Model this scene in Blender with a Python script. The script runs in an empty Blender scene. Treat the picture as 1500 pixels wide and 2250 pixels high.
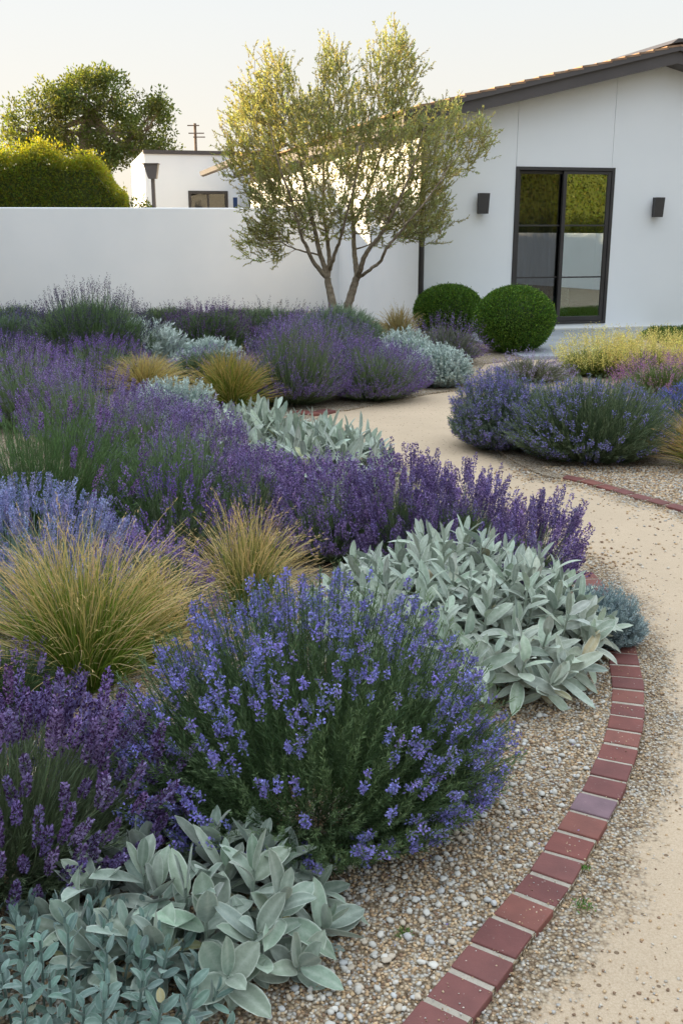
import bpy, math, random
import numpy as np
from mathutils import Vector

# ------------------------------------------------------------------ camera, sky, sun, exposure
SC = bpy.context.scene
COL = SC.collection
F = 2250.0; PITCH = math.radians(15.5); EYE = 1.55
cam_data = bpy.data.cameras.new("camera")
cam = bpy.data.objects.new("camera", cam_data); COL.objects.link(cam)
cam_data.sensor_fit = 'VERTICAL'; cam_data.sensor_height = 36.0; cam_data.sensor_width = 36.0
cam_data.lens = 36.0 * F / 2250.0
cam_data.clip_start = 0.05; cam_data.clip_end = 3000
cam.location = (0, 0, EYE); cam.rotation_euler = (math.pi/2 - PITCH, 0, 0)
SC.camera = cam
SC.view_settings.view_transform = 'Standard'; SC.view_settings.look = 'None'
SC.view_settings.gamma = 1.0; SC.view_settings.exposure = 3.15
SUN_EL = math.radians(8.0); SUN_AZ = math.atan2(-0.94, 0.34)      # low, from the left and a little behind the house
world = bpy.data.worlds.new("World"); SC.world = world; world.use_nodes = True
wn = world.node_tree.nodes; wl = world.node_tree.links
bg = wn["Background"]; sky = wn.new("ShaderNodeTexSky")
sky.sky_type = 'NISHITA'; sky.sun_disc = False; sky.sun_elevation = SUN_EL; sky.sun_rotation = SUN_AZ
sky.air_density = 0.8; sky.dust_density = 2.5; sky.ozone_density = 1.6; sky.altitude = 50
# thin high haze evens the dome out: less contrast between the sunny horizon and the zenith
hz = wn.new("ShaderNodeGamma"); hz.inputs[1].default_value = 0.07; wl.new(sky.outputs[0], hz.inputs[0])
tn = wn.new("ShaderNodeMixRGB"); tn.blend_type = 'MULTIPLY'; tn.inputs[0].default_value = 1.0; tn.inputs[2].default_value = (1.06, 1.03, 1.02, 1)
wt = wn.new("ShaderNodeTexCoord"); ws = wn.new("ShaderNodeSeparateXYZ"); wl.new(wt.outputs["Generated"], ws.inputs[0])
wr = wn.new("ShaderNodeValToRGB"); # hazy evening sky: cream at the horizon, pale blue above it, brightest overhead
WE = wr.color_ramp.elements; WE.new(.18); WE.new(.45); WE.new(.75)
for e_, (ps, c_) in zip(WE, [(0, (.425,.385,.325)), (.18, (.385,.385,.375)), (.45, (.305,.355,.41)), (.75, (.80,.86,.93)), (1, (.92,.97,1.0))]): e_.position = ps; e_.color = (*c_, 1)
tm_ = wn.new("ShaderNodeMixRGB"); tm_.blend_type = 'MULTIPLY'; tm_.inputs[0].default_value = 1.0; tm_.inputs[2].default_value = (1.7, 1.7, 1.7, 1)
wl.new(ws.outputs[2], wr.inputs[0]); wl.new(wr.outputs[0], tm_.inputs[1]); wl.new(tm_.outputs[0], tn.inputs[2])
wl.new(hz.outputs[0], tn.inputs[1]); wl.new(tn.outputs[0], bg.inputs[0]); bg.inputs[1].default_value = 0.15
sd = bpy.data.lights.new("sun", 'SUN'); sd.energy = 2.0; sd.angle = math.radians(0.6); sd.color = (1.0, 0.78, 0.48)
sun = bpy.data.objects.new("sun", sd); COL.objects.link(sun)
to_sun = Vector((math.sin(SUN_AZ)*math.cos(SUN_EL), math.cos(SUN_AZ)*math.cos(SUN_EL), math.sin(SUN_EL)))
sun.rotation_euler = to_sun.to_track_quat('Z', 'Y').to_euler(); sun.location = (-20, 10, 15)
SC.cycles.max_bounces = 6; SC.cycles.diffuse_bounces = 4; SC.cycles.glossy_bounces = 3
SC.cycles.transmission_bounces = 4; SC.cycles.transparent_max_bounces = 8
SC.cycles.caustics_reflective = False; SC.cycles.caustics_refractive = False

# ------------------------------------------------------------------ measuring: pixels of the photograph to metres
CP, SP = math.cos(PITCH), math.sin(PITCH)
def ray(px, py):
    x = (px-750)/F; y = -(py-1125)/F
    return np.array([x, CP + y*SP, -SP + y*CP])
def G(px, py, z=0.0):
    r = ray(px, py); return np.array([0, 0, EYE]) + r*((z-EYE)/r[2])
def AY(px, py, Y):
    r = ray(px, py); return np.array([0, 0, EYE]) + r*(Y/r[1])

# ------------------------------------------------------------------ object helpers
def props(o, label=None, cat=None, group=None, kind=None):
    if label: o['label'] = label
    if cat: o['category'] = cat
    if group: o['group'] = group
    if kind: o['kind'] = kind
    return o
def thing(name, loc, label, cat, rotz=0.0, group=None):
    o = bpy.data.objects.new(name, None); COL.objects.link(o); o.empty_display_size = 0.1
    o.location = loc; o.rotation_euler = (0, 0, rotz)
    return props(o, label, cat, group)

def norm(v):
    return v/np.maximum(np.linalg.norm(v, axis=-1, keepdims=True), 1e-9)

class MB:
    """collects vertices, faces and per-vertex colours and links them as one mesh object"""
    def __init__(s): s.v = []; s.f = []; s.c = []; s.n = 0
    def add(s, v, f, c=None):
        v = np.asarray(v, float).reshape(-1, 3); f = np.asarray(f, int)
        if c is None: c = np.ones((len(v), 3))
        c = np.broadcast_to(np.asarray(c, float), (len(v), 3))
        s.v.append(v); s.f.append(f + s.n); s.c.append(c); s.n += len(v)
    def build(s, name, mat, parent=None, smooth=False, bevel=None):
        V = np.concatenate(s.v) if s.v else np.zeros((0, 3)); C = np.concatenate(s.c)
        me = bpy.data.meshes.new(name)
        me.vertices.add(len(V)); me.vertices.foreach_set("co", V.ravel().astype(np.float32))
        idx = np.concatenate([a.ravel() for a in s.f]); tot = np.concatenate([np.full(len(a), a.shape[1]) for a in s.f])
        me.loops.add(len(idx)); me.loops.foreach_set("vertex_index", idx.astype(np.int32))
        me.polygons.add(len(tot)); st = np.concatenate([[0], np.cumsum(tot)[:-1]])
        me.polygons.foreach_set("loop_start", st.astype(np.int32)); me.polygons.foreach_set("loop_total", tot.astype(np.int32))
        me.polygons.foreach_set("use_smooth", np.full(len(tot), smooth))
        at = me.color_attributes.new("col", 'FLOAT_COLOR', 'POINT')
        C4 = np.ones((len(V), 4), np.float32); C4[:, :3] = C; at.data.foreach_set("color", C4.ravel())
        me.update(calc_edges=True); me.validate()
        me.materials.append(mat)
        o = bpy.data.objects.new(name, me); COL.objects.link(o)
        if parent: o.parent = parent
        if bevel:
            b = o.modifiers.new("bevel", 'BEVEL'); b.width = bevel; b.segments = 2; b.limit_method = 'ANGLE'
        return o
BOXF = [[0,3,2,1],[4,5,6,7],[0,1,5,4],[1,2,6,5],[2,3,7,6],[3,0,4,7]]
def box(mb, x0, x1, y0, y1, z0, z1, c=None):
    mb.add([(x0,y0,z0),(x1,y0,z0),(x1,y1,z0),(x0,y1,z0),(x0,y0,z1),(x1,y0,z1),(x1,y1,z1),(x0,y1,z1)], BOXF, c)
def prism(mb, poly, axis, a0, a1):
    """closed prism of a polygon (list of 2-tuples) pushed along axis ('x','y','z')"""
    n = len(poly); vs = []
    for a in (a0, a1):
        for p in poly:
            vs.append({'x': (a, p[0], p[1]), 'y': (p[0], a, p[1]), 'z': (p[0], p[1], a)}[axis])
    mb.add(vs, [[i, (i+1) % n, n+(i+1) % n, n+i] for i in range(n)])
    k = mb.n - 2*n
    mb.f.append(np.array([[k+i for i in range(n)]])); mb.f.append(np.array([[k+n+i for i in reversed(range(n))]]))
def cyl(mb, x, y, z0, z1, r0, r1=None, n=16):
    r1 = r0 if r1 is None else r1
    a = np.linspace(0, 2*np.pi, n, endpoint=False)
    v0 = np.c_[x+r0*np.cos(a), y+r0*np.sin(a), np.full(n, z0)]; v1 = np.c_[x+r1*np.cos(a), y+r1*np.sin(a), np.full(n, z1)]
    mb.add(np.r_[v0, v1], [[i, (i+1) % n, n+(i+1) % n, n+i] for i in range(n)])
    k = mb.n-2*n; mb.f.append(np.array([[k+n+i for i in range(n)]])); mb.f.append(np.array([[k+i for i in reversed(range(n))]]))

# ------------------------------------------------------------------ materials
def new_mat(name):
    m = bpy.data.materials.new(name); m.use_nodes = True
    return m, m.node_tree.nodes, m.node_tree.links, m.node_tree.nodes["Principled BSDF"]
def leaf_mat(name, rough=0.6, trans=0.0, sheen=0.0, spec=0.3, tnt=(1, 1, 1)):
    m, n, l, p = new_mat(name)
    a = n.new("ShaderNodeAttribute"); a.attribute_name = "col"
    p.inputs["Roughness"].default_value = rough; p.inputs["Specular IOR Level"].default_value = spec
    if sheen: p.inputs["Sheen Weight"].default_value = sheen; p.inputs["Sheen Roughness"].default_value = 0.5
    l.new(a.outputs["Color"], p.inputs["Base Color"])
    if trans:
        t = n.new("ShaderNodeBsdfTranslucent"); mx = n.new("ShaderNodeMixShader"); mx.inputs[0].default_value = trans
        g = n.new("ShaderNodeMixRGB"); g.blend_type = 'MULTIPLY'; g.inputs[0].default_value = 1; g.inputs[2].default_value = (*tnt, 1)
        l.new(a.outputs["Color"], g.inputs[1]); l.new(g.outputs[0], t.inputs[0])
        l.new(p.outputs[0], mx.inputs[1]); l.new(t.outputs[0], mx.inputs[2]); l.new(mx.outputs[0], n["Material Output"].inputs[0])
    return m
def noise_mat(name, c1, c2, scale=5, rough=0.8, bump=0.2, bscale=60, detail=6, spec=0.3, metallic=0):
    m, n, l, p = new_mat(name)
    tc = n.new("ShaderNodeTexCoord")
    t = n.new("ShaderNodeTexNoise"); t.inputs["Scale"].default_value = scale; t.inputs["Detail"].default_value = detail
    r = n.new("ShaderNodeValToRGB"); r.color_ramp.elements[0].position = .3; r.color_ramp.elements[1].position = .7
    r.color_ramp.elements[0].color = (*c1, 1); r.color_ramp.elements[1].color = (*c2, 1)
    b = n.new("ShaderNodeTexNoise"); b.inputs["Scale"].default_value = bscale; b.inputs["Detail"].default_value = 4
    bm = n.new("ShaderNodeBump"); bm.inputs["Strength"].default_value = bump; bm.inputs["Distance"].default_value = 0.01
    l.new(tc.outputs["Object"], t.inputs[0]); l.new(tc.outputs["Object"], b.inputs[0])
    l.new(t.outputs[0], r.inputs[0]); l.new(r.outputs[0], p.inputs["Base Color"])
    l.new(b.outputs[0], bm.inputs["Height"]); l.new(bm.outputs[0], p.inputs["Normal"])
    p.inputs["Roughness"].default_value = rough; p.inputs["Specular IOR Level"].default_value = spec; p.inputs["Metallic"].default_value = metallic
    return m
def ground_mat(name, gravel, sand_mix_attr=False):
    """stones from Voronoi cells, sand from fine noise; 'col' red = how much gravel lies on the sand"""
    m, n, l, p = new_mat(name)
    tc = n.new("ShaderNodeTexCoord")
    def vor(scale, feat='F1'):
        v = n.new("ShaderNodeTexVoronoi"); v.inputs["Scale"].default_value = scale; v.feature = feat; l.new(tc.outputs["Object"], v.inputs["Vector"]); return v
    def noi(scale, detail=5, rough=.6):
        v = n.new("ShaderNodeTexNoise"); v.inputs["Scale"].default_value = scale; v.inputs["Detail"].default_value = detail; v.inputs["Roughness"].default_value = rough
        l.new(tc.outputs["Object"], v.inputs["Vector"]); return v
    def ramp(src, stops):
        r = n.new("ShaderNodeValToRGB"); e = r.color_ramp.elements
        while len(e) < len(stops): e.new(0.5)
        for k, (pos, c) in enumerate(stops): e[k].position = pos; e[k].color = (*c, 1)
        l.new(src, r.inputs[0]); return r
    v = vor(115); sep = n.new("ShaderNodeSeparateColor"); l.new(v.outputs["Color"], sep.inputs[0])
    stone = ramp(sep.outputs[0], [(0, (.19,.13,.08)), (.3, (.42,.32,.21)), (.6, (.52,.43,.31)), (.85, (.55,.53,.48)), (1, (.33,.22,.13))])
    gap_shade = ramp(v.outputs["Distance"], [(0.3, (1,1,1)), (.75, (.36,.33,.3))])  # shade in the gaps between stones, painted into their colour
    mul = n.new("ShaderNodeMixRGB"); mul.blend_type = 'MULTIPLY'; mul.inputs[0].default_value = 1
    l.new(stone.outputs[0], mul.inputs[1]); l.new(gap_shade.outputs[0], mul.inputs[2])
    s1 = noi(210, 6, .8); s2 = noi(1.3, 4)
    sand = ramp(s1.outputs[0], [(.25, (.40,.29,.185)), (.5, (.56,.435,.305)), (.75, (.68,.55,.41))])
    big = ramp(s2.outputs[0], [(.3, (.86,.86,.86)), (.7, (1,1,1))])
    sm = n.new("ShaderNodeMixRGB"); sm.blend_type = 'MULTIPLY'; sm.inputs[0].default_value = 1
    l.new(sand.outputs[0], sm.inputs[1]); l.new(big.outputs[0], sm.inputs[2])
    # dark crumbs scattered on the sand
    sp = vor(30); sps = n.new("ShaderNodeSeparateColor"); l.new(sp.outputs["Color"], sps.inputs[0])
    c1 = n.new("ShaderNodeMath"); c1.operation = 'LESS_THAN'; c1.inputs[1].default_value = .18; l.new(sp.outputs["Distance"], c1.inputs[0])
    c2 = n.new("ShaderNodeMath"); c2.operation = 'GREATER_THAN'; c2.inputs[1].default_value = .62; l.new(sps.outputs[1], c2.inputs[0])
    c3 = n.new("ShaderNodeMath"); c3.operation = 'MULTIPLY'; l.new(c1.outputs[0], c3.inputs[0]); l.new(c2.outputs[0], c3.inputs[1])
    sc_ = n.new("ShaderNodeMixRGB"); sc_.inputs[2].default_value = (.20,.14,.09,1); l.new(c3.outputs[0], sc_.inputs[0]); l.new(sm.outputs[0], sc_.inputs[1])
    # amount of gravel
    a = n.new("ShaderNodeAttribute"); a.attribute_name = "col"; asep = n.new("ShaderNodeSeparateColor"); l.new(a.outputs["Color"], asep.inputs[0])
    nm = noi(3.5, 6, .7); nf = noi(60, 2)
    add = n.new("ShaderNodeMath"); add.operation = 'ADD'; l.new(asep.outputs[0], add.inputs[0]); l.new(nm.outputs[0], add.inputs[1])
    add2 = n.new("ShaderNodeMath"); add2.operation = 'MULTIPLY_ADD'; add2.inputs[1].default_value = .5; l.new(nf.outputs[0], add2.inputs[0]); l.new(add.outputs[0], add2.inputs[2])
    mr = n.new("ShaderNodeMapRange"); mr.inputs[1].default_value = 1.15; mr.inputs[2].default_value = 1.4; l.new(add2.outputs[0], mr.inputs[0])
    mix = n.new("ShaderNodeMixRGB"); l.new(mr.outputs[0], mix.inputs[0]); l.new(sc_.outputs[0], mix.inputs[1]); l.new(mul.outputs[0], mix.inputs[2])
    l.new(mix.outputs[0], p.inputs["Base Color"]); p.inputs["Roughness"].default_value = .92; p.inputs["Specular IOR Level"].default_value = .2
    inv = n.new("ShaderNodeMath"); inv.operation = 'MULTIPLY'; l.new(v.outputs["Distance"], inv.inputs[0]); l.new(mr.outputs[0], inv.inputs[1])
    b1 = n.new("ShaderNodeBump"); b1.invert = True; b1.inputs["Strength"].default_value = 0.9; b1.inputs["Distance"].default_value = .006; l.new(inv.outputs[0], b1.inputs["Height"])
    b2 = n.new("ShaderNodeBump"); b2.inputs["Strength"].default_value = .5; b2.inputs["Distance"].default_value = .003; l.new(s1.outputs[0], b2.inputs["Height"]); l.new(b1.outputs[0], b2.inputs["Normal"])
    b3 = n.new("ShaderNodeBump"); b3.inputs["Strength"].default_value = .6; b3.inputs["Distance"].default_value = .03; l.new(nm.outputs[0], b3.inputs["Height"]); l.new(b2.outputs[0], b3.inputs["Normal"])
    l.new(b3.outputs[0], p.inputs["Normal"])
    return m

M_leaf = leaf_mat("foliage", .55, .12, tnt=(1.2, 1.3, .6))
M_flower = leaf_mat("petal", .7, .2)
M_grass = leaf_mat("grass_blade", .6, .3, tnt=(1.2, 1.15, .6))
M_silver = leaf_mat("felted_leaf", .95, .08, sheen=.35, spec=.05)
def felt(m):
    n, l = m.node_tree.nodes, m.node_tree.links; p = n["Principled BSDF"]; a = n["Attribute"]
    tc = n.new("ShaderNodeTexCoord"); t = n.new("ShaderNodeTexNoise"); t.inputs["Scale"].default_value = 55; t.inputs["Detail"].default_value = 7; t.inputs["Roughness"].default_value = .7
    r_ = n.new("ShaderNodeValToRGB"); r_.color_ramp.elements[0].position = .32; r_.color_ramp.elements[1].position = .68
    r_.color_ramp.elements[0].color = (.74,.76,.72,1); r_.color_ramp.elements[1].color = (1.12,1.1,1.08,1)
    g = n.new("ShaderNodeMixRGB"); g.blend_type = 'MULTIPLY'; g.inputs[0].default_value = 1
    b = n.new("ShaderNodeBump"); b.inputs["Strength"].default_value = .6; b.inputs["Distance"].default_value = .002
    l.new(tc.outputs["Object"], t.inputs["Vector"]); l.new(t.outputs[0], r_.inputs[0]); l.new(a.outputs["Color"], g.inputs[1]); l.new(r_.outputs[0], g.inputs[2])
    l.new(g.outputs[0], p.inputs["Base Color"]); l.new(t.outputs[0], b.inputs["Height"]); l.new(b.outputs[0], p.inputs["Normal"])
felt(M_silver)
M_tree = leaf_mat("tree_leaf", .5, .5, tnt=(1.8, 1.65, .6))
M_hedge = leaf_mat("hedge_leaf", .5, .5, tnt=(2.4, 1.9, .35))
M_bark = noise_mat("bark", (.17,.13,.09), (.38,.31,.23), 18, .9, .9, 70)
M_pebble = leaf_mat("pebble", .85, 0, spec=.25)
def stucco(name, c1, c2):
    m = noise_mat(name, c1, c2, 0.8, .9, .12, 90, spec=.15); return m
M_wall = stucco("white_stucco", (.79,.81,.83), (.85,.86,.875))
M_wall2 = stucco("white_render", (.81,.825,.84), (.85,.86,.87))
M_dark = noise_mat("dark_painted_metal", (.030,.027,.028), (.042,.038,.039), 3, .45, .03, 30, spec=.5)
M_fascia = noise_mat("fascia_paint", (.075,.066,.066), (.095,.083,.082), 2, .5, .04, 30, spec=.4)
M_tile = noise_mat("roof_tile", (.22,.13,.085), (.42,.27,.17), 9, .85, .4, 40)
M_mortar = noise_mat("mortar", (.36,.32,.26), (.47,.42,.35), 30, .95, .5, 150)
M_soil = noise_mat("soil", (.10,.075,.05), (.20,.15,.10), 6, .95, 1, 50)
M_conc = noise_mat("concrete", (.30,.32,.34), (.38,.40,.42), 3, .8, .2, 60)
M_plinth = noise_mat("plinth_render", (.55,.54,.50), (.66,.65,.62), 3, .85, .2, 60)
M_inner = noise_mat("interior_plaster", (.30,.30,.29), (.34,.34,.33), 2, .9, .05, 30)
M_sofa = noise_mat("pale_upholstery", (.55,.57,.54), (.62,.64,.60), 3, .9, .2, 80)
M_curtain = noise_mat("sheer_curtain", (.24,.25,.27), (.30,.31,.33), 2, .95, .1, 60)
M_pole = noise_mat("weathered_timber", (.16,.11,.08), (.26,.19,.14), 8, .9, .4, 40)
def glass_mat(name, tint, refl):
    m, n, l, p = new_mat(name)
    tr = n.new("ShaderNodeBsdfTransparent"); tr.inputs[0].default_value = (*tint, 1)
    gl = n.new("ShaderNodeBsdfGlossy"); gl.inputs["Roughness"].default_value = .0; gl.inputs[0].default_value = (.92,.95,.95,1)
    lw = n.new("ShaderNodeLayerWeight"); lw.inputs[0].default_value = .5
    pw = n.new("ShaderNodeMath"); pw.operation = 'POWER'; pw.inputs[1].default_value = 5; l.new(lw.outputs["Facing"], pw.inputs[0])
    ad = n.new("ShaderNodeMath"); ad.operation = 'ADD'; ad.inputs[1].default_value = refl; ad.use_clamp = True
    mx = n.new("ShaderNodeMixShader"); l.new(pw.outputs[0], ad.inputs[0]); l.new(ad.outputs[0], mx.inputs[0])
    l.new(tr.outputs[0], mx.inputs[1]); l.new(gl.outputs[0], mx.inputs[2]); l.new(mx.outputs[0], n["Material Output"].inputs[0])
    return m
M_glass = glass_mat("coated_glass", (.55,.72,.66), .42)
M_screen = glass_mat("screened_glass", (.40,.42,.45), .13); M_pane = glass_mat("window_glass", (.6,.6,.6), .035)

# ------------------------------------------------------------------ ground, path, beds
def catmull(P, n=8):
    P = np.asarray(P, float); Q = np.vstack([2*P[0]-P[1], P, 2*P[-1]-P[-2]]); out = []
    for i in range(1, len(Q)-2):
        for t in np.linspace(0, 1, n, endpoint=False):
            a, b, c, d = Q[i-1], Q[i], Q[i+1], Q[i+2]
            out.append(.5*((2*b)+(-a+c)*t+(2*a-5*b+4*c-d)*t*t+(-a+3*b-3*c+d)*t**3))
    out.append(Q[-2]); return np.array(out)
g = MB(); g.add([(-400,-60,-.012),(400,-60,-.012),(400,900,-.012),(-400,900,-.012)], [[0,1,2,3]])
props(g.build("ground", M_soil), kind='structure')

edge_px = [(1036,2248),(1116,2142),(1166,2070),(1220,2002),(1264,1940),(1296,1880),(1327,1825),(1357,1770),(1377,1725),(1392,1680),(1405,1635),(1412,1590),(1414,1560),(1414,1525),(1409,1490),(1400,1455),(1390,1412)]
near_edge = np.array([G(*q)[:2] for q in edge_px])
d0 = near_edge[0]-near_edge[1]
near_ext = np.vstack([near_edge[0]+d0*6+np.array([-.25,0]), near_edge[0]+d0*2.5, near_edge])
hid = [G(*q)[:2] for q in [(1368,1360),(1335,1300),(1280,1240),(1180,1180),(1060,1120),(940,1065),(860,1020),(780,968),(715,930),(680,912)]]
near_curve = catmull(np.vstack([near_ext, hid]), 6)
far_left = [G(*q)[:2] for q in [(700,905),(760,903),(860,884),(940,866),(1020,856),(1045,838),(1050,815),(1065,800),(1140,790),(1215,784)]]
bedL = np.vstack([near_curve, far_left, [(3.0,15.9),(1.3,15.5),(.4,20.2),(-14,17.5),(-14,-3),(-.5,-3)]])
right_px = [(3200,1900),(2400,1640),(1950,1400),(1750,1240),(1600,1165),(1500,1127),(1477,1120),(1436,1109),(1397,1098),(1369,1090),(1346,1082),(1317,1073),(1279,1062),(1243,1054),(1190,1045),(1130,1015),(1075,975),(1040,940),(1030,905),(1050,875),(1085,845),(1130,820),(1180,803),(1240,790)]
right_curve = catmull([G(*q)[:2] for q in right_px], 6)
bedR = np.vstack([right_curve, [(3.2,13.3),(5,13.6),(14,14.5),(14,1)]])
def sheet(name, poly, z, mat, thick=.03, colr=1.0):
    from mathutils.geometry import tessellate_polygon
    n = len(poly); m = MB()
    tris = tessellate_polygon([[Vector((p[0], p[1], 0)) for p in poly]])
    v = [(p[0], p[1], z) for p in poly]
    m.add(v, np.array(tris), (colr, 0, 0))
    m.add([(p[0], p[1], z) for p in poly]+[(p[0], p[1], z-thick) for p in poly], [[i, (i+1) % n, n+(i+1) % n, n+i] for i in range(n)], (colr, 0, 0))
    o = m.build(name, mat)
    return o
M_path = ground_mat("path_sand", False); M_bed = ground_mat("bed_gravel", True)
def edge_dist(x, y):
    P = np.c_[x.ravel(), y.ravel()]; best = np.full(len(P), 9.)
    for cv in (near_curve[:200], right_curve):
        for a, b in zip(cv[:-1], cv[1:]):
            ab = b-a; t = np.clip(((P-a)@ab)/max(ab@ab, 1e-9), 0, 1); dd = np.linalg.norm(P-(a+t[:, None]*ab), axis=1); best = np.minimum(best, dd)
    return best.reshape(x.shape)
gx = np.concatenate([np.arange(-2, 3, .06), np.arange(3, 14, .3)]); gy = np.concatenate([np.arange(-2, 7, .07), np.arange(7, 17, .25)])
X, Y = np.meshgrid(gx, gy); D = edge_dist(X, Y); gm = np.exp(-D/.16)*1.05*np.clip(1.25-Y/16, .3, 1)
pm = MB(); ny, nx = X.shape; ii = np.arange((ny-1)*nx).reshape(ny-1, nx)[:, :-1].ravel()
Zp = .004*np.sin(X*2.3+Y*1.1)*np.cos(Y*1.7)-.0045
pm.add(np.c_[X.ravel(), Y.ravel(), Zp.ravel()], np.c_[ii, ii+1, ii+nx+1, ii+nx], np.c_[gm.ravel(), gm.ravel()*0, gm.ravel()*0])
props(pm.build("path", M_path, smooth=True), kind='structure')
props(sheet("planting_bed", bedL, .008, M_bed), kind='structure')
props(sheet("planting_bed", bedR, .009, M_bed), kind='structure')

# brick edging -----------------------------------------------------
def brick_mat():
    m, n, l, p = new_mat("red_brick")
    tc = n.new("ShaderNodeTexCoord"); a = n.new("ShaderNodeAttribute"); a.attribute_name = "col"
    t = n.new("ShaderNodeTexNoise"); t.inputs["Scale"].default_value = 14; t.inputs["Detail"].default_value = 8
    r = n.new("ShaderNodeValToRGB"); r.color_ramp.elements[0].position = .3; r.color_ramp.elements[1].position = .75
    r.color_ramp.elements[0].color = (.8,.8,.8,1); r.color_ramp.elements[1].color = (1.15,1.12,1.1,1)
    mul = n.new("ShaderNodeMixRGB"); mul.blend_type = 'MULTIPLY'; mul.inputs[0].default_value = 1
    t2 = n.new("ShaderNodeTexNoise"); t2.inputs["Scale"].default_value = 70; t2.inputs["Detail"].default_value = 5; t2.inputs["Distortion"].default_value = 1.5
    r2 = n.new("ShaderNodeValToRGB"); r2.color_ramp.elements[0].position = .68; r2.color_ramp.elements[1].position = .74
    mx = n.new("ShaderNodeMixRGB"); mx.inputs[2].default_value = (.42,.33,.29,1)
    b = n.new("ShaderNodeBump"); b.inputs["Strength"].default_value = .35; b.inputs["Distance"].default_value = .003
    for q in (t, t2): l.new(tc.outputs["Object"], q.inputs["Vector"])
    l.new(t.outputs[0], r.inputs[0]); l.new(a.outputs["Color"], mul.inputs[1]); l.new(r.outputs[0], mul.inputs[2])
    l.new(t2.outputs[0], r2.inputs[0]); l.new(r2.outputs[0], mx.inputs[0]); l.new(mul.outputs[0], mx.inputs[1]); l.new(mx.outputs[0], p.inputs["Base Color"])
    l.new(t2.outputs[0], b.inputs["Height"]); l.new(b.outputs[0], p.inputs["Normal"]); p.inputs["Roughness"].default_value = .75
    return m
M_brick = brick_mat()
def edging(curve, side, label, width=.108, pitch=.106, joint=.016, s0=0., s1=None, seed=1, special=None, top=.014):
    rg = random.Random(seed); curve = np.asarray(curve)
    seg = np.linalg.norm(np.diff(curve, axis=0), axis=1); S = np.r_[0, np.cumsum(seg)]
    s1 = S[-1] if s1 is None else s1
    at = lambda s: np.array([np.interp(s, S, curve[:, 0]), np.interp(s, S, curve[:, 1])])
    o0 = at(s0); root = thing("brick_edging", (o0[0], o0[1], 0), label, "edging")
    k = 0; s = s0
    while s < s1-pitch-.04:
        L = pitch*rg.uniform(.95, 1.06); a = at(s+joint/2); b = at(s+L-joint/2)
        def nrm(q):
            t = at(q+.03)-at(q-.03); t /= np.linalg.norm(t); return np.array([-t[1], t[0]])*side
        na, nb = nrm(s+joint/2), nrm(s+L-joint/2)
        m = MB(); z = top+rg.uniform(-.002, .002); w = width*rg.uniform(.985, 1.015); j = rg.uniform(-.002, .002)
        q = [a+na*j, b+nb*j, b+nb*(w+j), a+na*(w+j)]
        if side < 0: q = [q[0], q[3], q[2], q[1]]
        c = rg.choice([(.195,.064,.052), (.175,.060,.052), (.215,.078,.060), (.165,.058,.052), (.185,.070,.062)])
        if special is not None and k == special: c = (.20,.125,.145)
        m.add([(p[0]-o0[0], p[1]-o0[1], zz) for zz in (-.03, z) for p in q], BOXF, c)
        m.build("brick", M_brick, root, bevel=.0035)
        cm = at(s); n0 = nrm(s); t = np.array([n0[1], -n0[0]])*side
        zt = top-.004; e = joint*.62
        q = [cm-t*e+n0*.003, cm+t*e+n0*.003, cm+t*e+n0*(w-.003), cm-t*e+n0*(w-.003)]
        if np.cross(q[1]-q[0], q[3]-q[0]) < 0: q = q[::-1]
        mm = MB(); mm.add([(p[0]-o0[0], p[1]-o0[1], zz) for zz in (-.02, zt) for p in q], BOXF)
        mm.build("mortar_joint", M_mortar, root)
        s += L; k += 1
    return root
edging(catmull(np.vstack([near_ext[1:], hid[:3]]), 8), 1, "curved red brick edging between the gravel bed and the sandy path", seed=3, special=12)
rc = right_curve
i0 = int(np.argmin(np.linalg.norm(rc-G(1640,1185)[:2], axis=1))); i1 = int(np.argmin(np.linalg.norm(rc-G(1185,1047)[:2], axis=1)))
edging(rc[i0:i1], -1, "brick edging in front of the wide green lavender mound across the path", pitch=.14, width=.085, seed=5, top=.012)
edging(catmull([G(*q)[:2] for q in [(640,910),(690,915),(730,908),(770,899)]], 6), 1, "short dark brick edging at the foot of the middle purple lavender", pitch=.17, width=.13, seed=6, top=.02)

# ------------------------------------------------------------------ loose stones
def pebbles(name, pts, size, cols, seed, label, cat, subdiv=1):
    import bmesh
    bm = bmesh.new(); bmesh.ops.create_icosphere(bm, subdivisions=subdiv, radius=1)
    V = np.array([v.co[:] for v in bm.verts]); Fc = np.array([[v.index for v in f.verts] for f in bm.faces]); bm.free()
    rg = np.random.default_rng(seed); n = len(pts); k = len(V)
    sc = size[:, None]*np.c_[rg.uniform(.8, 1.3, n), rg.uniform(.7, 1.1, n), rg.uniform(.45, .75, n)]
    J = V[None]*(1+rg.normal(0, .13, (n, k, 1))); J = J*sc[:, None, :]
    a = rg.uniform(0, 6.28, n); b = rg.normal(0, .3, n)
    z = J[..., 2]*np.cos(b)[:, None]-J[..., 0]*np.sin(b)[:, None]; x0 = J[..., 0]*np.cos(b)[:, None]+J[..., 2]*np.sin(b)[:, None]
    x = x0*np.cos(a)[:, None]-J[..., 1]*np.sin(a)[:, None]; y = x0*np.sin(a)[:, None]+J[..., 1]*np.cos(a)[:, None]
    P = np.stack([x, y, z], -1)+pts[:, None, :]
    mb = MB(); f = (Fc[None]+(np.arange(n)*k)[:, None, None]).reshape(-1, 3)
    mb.add(P.reshape(-1, 3), f, np.repeat(cols, k, 0))
    return props(mb.build(name, M_pebble, smooth=True), label, cat, kind='stuff')
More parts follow.
